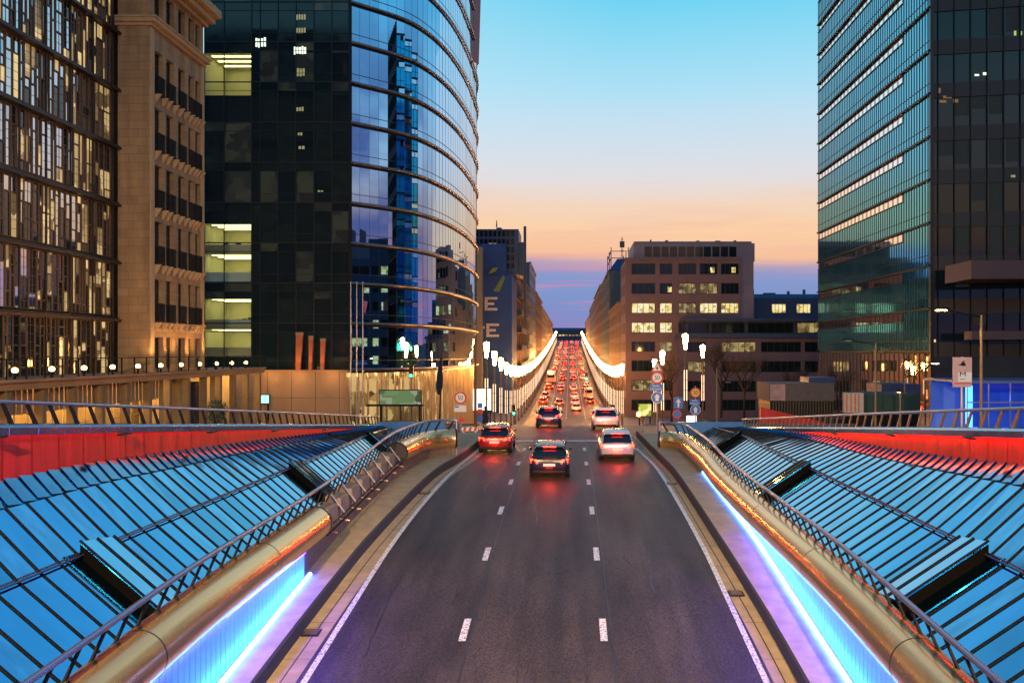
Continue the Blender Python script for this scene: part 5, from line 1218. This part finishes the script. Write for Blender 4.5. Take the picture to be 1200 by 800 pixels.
for px in (990,995,1000,1004): m.box(PX(px,66),PX(px+1.6,66),65.68,65.695,PZ(482,66),PZ(461,66))
m.build('stripe', mat('banner_orange',(.7,.16,.05),.7,var=.1), a)
hut('red and navy site box standing behind the green container',1033,1079,450,461,78,mat('navy_box',(.02,.03,.10)),4)
m = MB()
# bare trees
def tree(lab, x, y, z, h, seed, r0=.16):
    t = thing('bare_tree',lab,'tree',(x,y,z),'bare trees before the office wing'); rr = random.Random(seed); tk, cr = MB(), MB()
    tk.cyl((x,y,z),(x+.05,y,z+h*.35),r0,r0*.75,8)
    def br(p, d, L, r, k):
        q = p+d*L; (tk if k == 0 else cr).cyl(p,q,r,r*.6,5 if k < 2 else 3,False)
        if k < 5:
            for i in range(3 if k < 4 else 2):
                nd = (d+Vector((rr.uniform(-.75,.75),rr.uniform(-.75,.75),rr.uniform(-.15,.5)))).normalized(); br(p+d*L*rr.uniform(.55,1),nd,L*rr.uniform(.6,.82),r*.58,k+1)
    for i in range(4): br(Vector((x+.05,y,z+h*.33)),Vector((rr.uniform(-.5,.5),rr.uniform(-.5,.5),1)).normalized(),h*.24,r0*.6,0)
    tk.build('trunk', BARK, t, smooth=True); cr.build('crown', BARK, t)
for i,(px,Y,h,lab) in enumerate(((845,96,9,'bare tree in front of the office wing beside the ochre pole lamp'),(872,104,8.5,'bare tree further right before the office wing'),(787,112,9,'bare tree between the tall torch lamp and pink block'),(935,118,8,'small bare tree above the concrete kiosk'))): tree(lab,PX(px,Y),Y,zr(Y)+(1.5 if Y < 110 else 1),h,i+2)
# shrub on the left terrace wall
t = thing('potted_shrub','dark leafy shrub in a planter below the terrace','shrub',(-24.0,60.9,-.6)); m = MB(); m.lathe((-24.0,60.9,-.6),[(.25,0),(.38,.7),(.4,.75),(.3,.72)],12); m.build('planter', CONC_D, t); m = MB(); rr = random.Random(2)
for k in range(420):
    a, b = rr.uniform(0,6.28), rr.uniform(-1,1); rr2 = .72*rr.random()**.4; c = Vector((-24+rr2*math.cos(a)*math.sqrt(1-b*b),60.9+rr2*math.sin(a)*math.sqrt(1-b*b),1.15+rr2*b*1.5)); u = Vector((rr.uniform(-1,1),rr.uniform(-1,1),rr.uniform(-1,1))).normalized()*.09; w = u.orthogonal().normalized()*.05; m.quad(c-u,c+w,c+u,c-w)
m.build('foliage', LEAF, t)

# ------------------------------------------------------------------ pedestrian
def person(x, y, z, lab):
    t = thing('person',lab,'person',(x,y,z))
    J = {'pel':(0,0,.92),'ch':(0,.02,1.28),'nk':(0,.03,1.47),'hd':(0,.0,1.56),'tp':(0,-.01,1.70),'kL':(-.10,-.12,.50),'aL':(-.10,-.16,.08),'tL':(-.10,-.32,.04),'kR':(.10,.06,.50),'aR':(.10,.26,.11),'tR':(.10,.14,.03),'sL':(-.19,.02,1.41),'eL':(-.24,.10,1.13),'wL':(-.24,-.02,.90),'sR':(.19,.02,1.41),'eR':(.24,.0,1.13),'wR':(.24,-.14,.93),'hL':(-.1,0,.88),'hR':(.1,0,.88),'fL':(-.24,-.06,.80),'fR':(.24,-.2,.85)}
    E = [('pel','ch'),('ch','nk'),('nk','hd'),('hd','tp'),('pel','hL'),('hL','kL'),('kL','aL'),('aL','tL'),('pel','hR'),('hR','kR'),('kR','aR'),('aR','tR'),('ch','sL'),('sL','eL'),('eL','wL'),('wL','fL'),('ch','sR'),('sR','eR'),('eR','wR'),('wR','fR')]
    rad = {'pel':.15,'ch':.16,'nk':.055,'hd':.085,'tp':.075,'kL':.06,'kR':.06,'aL':.04,'aR':.04,'tL':.035,'tR':.035,'sL':.07,'sR':.07,'eL':.045,'eR':.045,'wL':.03,'wR':.03,'hL':.1,'hR':.1,'fL':.025,'fR':.025}
    k = list(J); me = bpy.data.meshes.new('body'); me.from_pydata([J[a] for a in k],[(k.index(a),k.index(b)) for a,b in E],[]); o = bpy.data.objects.new('body',me); COL.objects.link(o); o.parent = t
    me.materials.append(mat('trouser_dark',(.02,.02,.025),.8,var=.1))
    mo = o.modifiers.new('skin','SKIN'); mo.use_smooth_shade = True
    for i,a in enumerate(k): me.skin_vertices[0].data[i].radius = (rad[a],rad[a])
    me.skin_vertices[0].data[0].use_root = True
    o.modifiers.new('sub','SUBSURF').render_levels = 2
    m = MB(); m.rings([[(w*math.cos(a),.02+d*math.sin(a),zz) for a in frange(0,5.76,.524)] for zz,w,d in ((.62,.25,.2),(.9,.22,.17),(1.1,.2,.15),(1.3,.23,.16),(1.42,.21,.13),(1.49,.08,.08))]); m.build('coat', mat('coat_black',(.012,.012,.016),.85,var=.15), t, smooth=True, off=(0,0,0))
    m = MB(); m.lathe((0,.01,1.60),[(.095,0),(.105,.05),(.09,.11),(.03,.145)],12); m.build('hair', mat('hair_brown',(.03,.018,.012),.7,var=.1), t, smooth=True, off=(0,0,0))
    return t
p = person(PX(569,58.5),58.5,zr(58.5)+.0,'pedestrian in a long black coat walking at the left street corner'); p.rotation_euler = (0,0,R(75))

# ------------------------------------------------------------------ footbridge the photo was taken from, with two unseen lamps added to warm the ramp
fb = thing('footbridge','concrete footbridge over the ramp under the viewpoint','footbridge',(0,-2,3.4)); m = MB(); m.box(-16,16,-5,.6,3.3,3.65); m.build('deck', CONC_D, fb); m = MB()
for x in frange(-15.8,15.8,1.6): m.box(x-.03,x+.03,.45,.5,3.65,4.7)
m.box(-16,16,.44,.52,4.7,4.76); m.build('railing', DARKM, fb)
for sg_,lb in ((-1,'left'),(1,'right')):
    x = 6.2*sg_; t = thing('street_lamp',f'tall lamp added out of view on the {lb} end of the footbridge','street lamp',(x,-3,3.65)); m = MB(); m.cyl((x,-3,3.65),(x,-3,11.6),.1,.07,10); m.build('pole', mat('ochre_pole',(.26,.18,.09)), t, smooth=True)
    m = MB(); m.box(x-.16,x+.16,-3.0,-2.2,11.55,11.7); m.build('lamp_head', DARKM, t, bevel=.03); m = MB(); m.box(x-.12,x+.12,-2.8,-2.25,11.53,11.55); m.build('lens', glow('sodium_lens',(1,.66,.25),45), t)
    l = light('SPOT','lamp_light',(x,-2.4,11.4),52000,(1,.62,.30),t,.25,spot_size=R(84),spot_blend=.9); l.rotation_euler = Vector((-x*.3+sg_*4,46,-11)).to_track_quat('-Z','Y').to_euler()

# ------------------------------------------------------------------ sky, sun, camera
W = bpy.data.worlds.new('World'); S.world = W; W.use_nodes = True
nt = W.node_tree; bg = nt.nodes['Background']
tc = nt.nodes.new('ShaderNodeTexCoord'); sx = nt.nodes.new('ShaderNodeSeparateXYZ'); nt.links.new(tc.outputs['Generated'], sx.inputs[0])
def math_(op, a, b=None, clamp=False):
    n = nt.nodes.new('ShaderNodeMath'); n.operation = op; n.use_clamp = clamp
    for i, v in enumerate((a, b)):
        if v is None: continue
        if isinstance(v, (int, float)): n.inputs[i].default_value = v
        else: nt.links.new(v, n.inputs[i])
    return n.outputs[0]
mp = nt.nodes.new('ShaderNodeMapping'); mp.inputs['Scale'].default_value = (2.2, 2.2, 26); nt.links.new(tc.outputs['Generated'], mp.inputs[0])
nz = nt.nodes.new('ShaderNodeTexNoise'); nz.inputs['Scale'].default_value = 1.6; nz.inputs['Detail'].default_value = 5; nt.links.new(mp.outputs[0], nz.inputs['Vector'])
mp2 = nt.nodes.new('ShaderNodeMapping'); mp2.inputs['Scale'].default_value = (3, 3, 60); mp2.inputs['Location'].default_value = (3, 1, 0); nt.links.new(tc.outputs['Generated'], mp2.inputs[0])
nz2 = nt.nodes.new('ShaderNodeTexNoise'); nz2.inputs['Scale'].default_value = 1.5; nz2.inputs['Detail'].default_value = 4; nt.links.new(mp2.outputs[0], nz2.inputs['Vector'])
low = math_('SUBTRACT', 1.0, math_('DIVIDE', sx.outputs['Z'], .22), True)
dz = math_('MULTIPLY', math_('MULTIPLY', math_('SUBTRACT', nz.outputs['Fac'], .5), .05), low)
dz = math_('ADD', dz, math_('MULTIPLY', math_('MULTIPLY', sx.outputs['X'], .05), low))
zz_ = math_('ADD', sx.outputs['Z'], dz)
mr = nt.nodes.new('ShaderNodeMapRange'); mr.inputs['From Min'].default_value = -.05; mr.inputs['From Max'].default_value = 1.0; nt.links.new(zz_, mr.inputs['Value'])
rp = nt.nodes.new('ShaderNodeValToRGB'); nt.links.new(mr.outputs[0], rp.inputs[0])
stops = [(-.05,(60,55,85)),(0,(140,122,188)),(.022,(146,132,192)),(.036,(142,138,198)),(.05,(126,148,202)),(.078,(133,153,204)),(.09,(150,155,200)),(.099,(196,165,182)),(.107,(246,192,156)),(.134,(252,208,166)),(.162,(244,214,190)),(.19,(226,223,226)),(.215,(214,224,234)),(.25,(196,225,242)),(.285,(170,224,246)),(.365,(112,212,243)),(.5,(62,174,230)),(.75,(40,130,205)),(1,(35,110,190))]
el = rp.color_ramp.elements
while len(el) > 1: el.remove(el[0])
for i,(z,c) in enumerate(stops):
    p_ = (z+.05)/1.05
    e = el[0] if i == 0 else el.new(p_)
    e.position = p_; e.color = lin(*c)
rp2 = nt.nodes.new('ShaderNodeValToRGB'); nt.links.new(nz2.outputs['Fac'], rp2.inputs[0]); rp2.color_ramp.elements[0].position = .53; rp2.color_ramp.elements[1].position = .64
band = math_('MULTIPLY', math_('SUBTRACT', 1.0, math_('DIVIDE', sx.outputs['Z'], .13), True), .9)
pk = math_('MULTIPLY', rp2.outputs[0], band)
mx = nt.nodes.new('ShaderNodeMix'); mx.data_type = 'RGBA'; nt.links.new(pk, mx.inputs[0]); nt.links.new(rp.outputs[0], mx.inputs[6]); mx.inputs[7].default_value = lin(236,130,165)
# paler towards the left of the sunset
pale = math_('MULTIPLY', math_('MULTIPLY', math_('SUBTRACT', .05, sx.outputs['X']), 1.6, True), math_('MULTIPLY', math_('SUBTRACT', sx.outputs['Z'], .16), 4.0, True), True)
pale = math_('MULTIPLY', pale, math_('MULTIPLY', math_('SUBTRACT', .55, sx.outputs['Z']), 4.0, True))
pale = math_('MULTIPLY', pale, math_('MAXIMUM', sx.outputs['Y'], 0.0))
mx2 = nt.nodes.new('ShaderNodeMix'); mx2.data_type = 'RGBA'; nt.links.new(pale, mx2.inputs[0]); nt.links.new(mx.outputs[2], mx2.inputs[6]); mx2.inputs[7].default_value = lin(225,238,246)
# pinker away from the sunset
sd_ = math_('MULTIPLY', math_('SUBTRACT', sx.outputs['X'], .35), 2.2, True)
hz_ = math_('MULTIPLY', math_('SUBTRACT', .215, sx.outputs['Z']), 9.0, True)
mx3 = nt.nodes.new('ShaderNodeMix'); mx3.data_type = 'RGBA'; nt.links.new(math_('MULTIPLY', math_('MULTIPLY', sd_, hz_), math_('SUBTRACT', 1.15, nz.outputs['Fac'], True)), mx3.inputs[0]); nt.links.new(mx2.outputs[2], mx3.inputs[6]); mx3.inputs[7].default_value = lin(240,140,150)
mp4 = nt.nodes.new('ShaderNodeMapping'); mp4.inputs['Scale'].default_value = (2.4, 2.4, 5); mp4.inputs['Location'].default_value = (.4, 2.2, .3); nt.links.new(tc.outputs['Generated'], mp4.inputs[0])
nz4 = nt.nodes.new('ShaderNodeTexNoise'); nz4.inputs['Scale'].default_value = 1.5; nz4.inputs['Detail'].default_value = 6; nt.links.new(mp4.outputs[0], nz4.inputs['Vector'])
cl_ = math_('MULTIPLY', math_('MULTIPLY', math_('SUBTRACT', nz4.outputs['Fac'], .42), 7.0, True), math_('MULTIPLY', math_('SUBTRACT', .42, sx.outputs['Z']), 6.0, True))
cl_ = math_('MULTIPLY', cl_, math_('MULTIPLY', math_('SUBTRACT', sx.outputs['X'], .55), 4.0, True))
mx4 = nt.nodes.new('ShaderNodeMix'); mx4.data_type = 'RGBA'; nt.links.new(math_('MULTIPLY', cl_, .85), mx4.inputs[0]); nt.links.new(mx3.outputs[2], mx4.inputs[6]); mx4.inputs[7].default_value = lin(78,92,158)
mp5 = nt.nodes.new('ShaderNodeMapping'); mp5.inputs['Scale'].default_value = (2.6, 2.6, 34); mp5.inputs['Location'].default_value = (1.3, .2, .6); mp5.inputs['Rotation'].default_value = (0, .03, 0); nt.links.new(tc.outputs['Generated'], mp5.inputs[0])
nz5 = nt.nodes.new('ShaderNodeTexNoise'); nz5.inputs['Scale'].default_value = 1.7; nz5.inputs['Detail'].default_value = 7; nz5.inputs['Roughness'].default_value = .6; nt.links.new(mp5.outputs[0], nz5.inputs['Vector'])
ws = math_('MULTIPLY', math_('MULTIPLY', math_('SUBTRACT', nz5.outputs['Fac'], .52), 6.0, True), math_('MULTIPLY', math_('SUBTRACT', sx.outputs['Z'], .10), 30.0, True))
ws = math_('MULTIPLY', ws, math_('MULTIPLY', math_('SUBTRACT', .26, sx.outputs['Z']), 8.0, True))
mx5 = nt.nodes.new('ShaderNodeMix'); mx5.data_type = 'RGBA'; nt.links.new(math_('MULTIPLY', ws, .30), mx5.inputs[0]); nt.links.new(mx4.outputs[2], mx5.inputs[6]); mx5.inputs[7].default_value = lin(236,170,165)
nt.links.new(mx5.outputs[2], bg.inputs['Color']); bg.inputs['Strength'].default_value = 1.0
sd = bpy.data.lights.new('sun','SUN'); sd.energy = .2; sd.angle = R(60); sd.color = (1,.6,.4)
so = bpy.data.objects.new('sun', sd); COL.objects.link(so); so.rotation_euler = Vector((-.1,-1,-.10)).to_track_quat('-Z','Y').to_euler()

cd = bpy.data.cameras.new('camera'); cam = bpy.data.objects.new('camera', cd); COL.objects.link(cam)
cam.location = (0,0,CZ); cam.rotation_euler = (math.pi/2,0,0)
cd.sensor_width = 36; cd.lens = 36*F/1200; cd.shift_x = -(CX-600)/1200; cd.shift_y = (CY-400)/1200
cd.clip_start = .1; cd.clip_end = 5000
S.camera = cam
S.view_settings.view_transform = 'Standard'; S.view_settings.look = 'None'; S.view_settings.exposure = 0; S.view_settings.gamma = 1
S.cycles.max_bounces = 6; S.cycles.diffuse_bounces = 2; S.cycles.glossy_bounces = 4; S.cycles.transmission_bounces = 4; S.cycles.transparent_max_bounces = 8
S.cycles.sample_clamp_indirect = 6; S.cycles.caustics_reflective = False; S.cycles.caustics_refractive = False
S.cycles.use_denoising = True
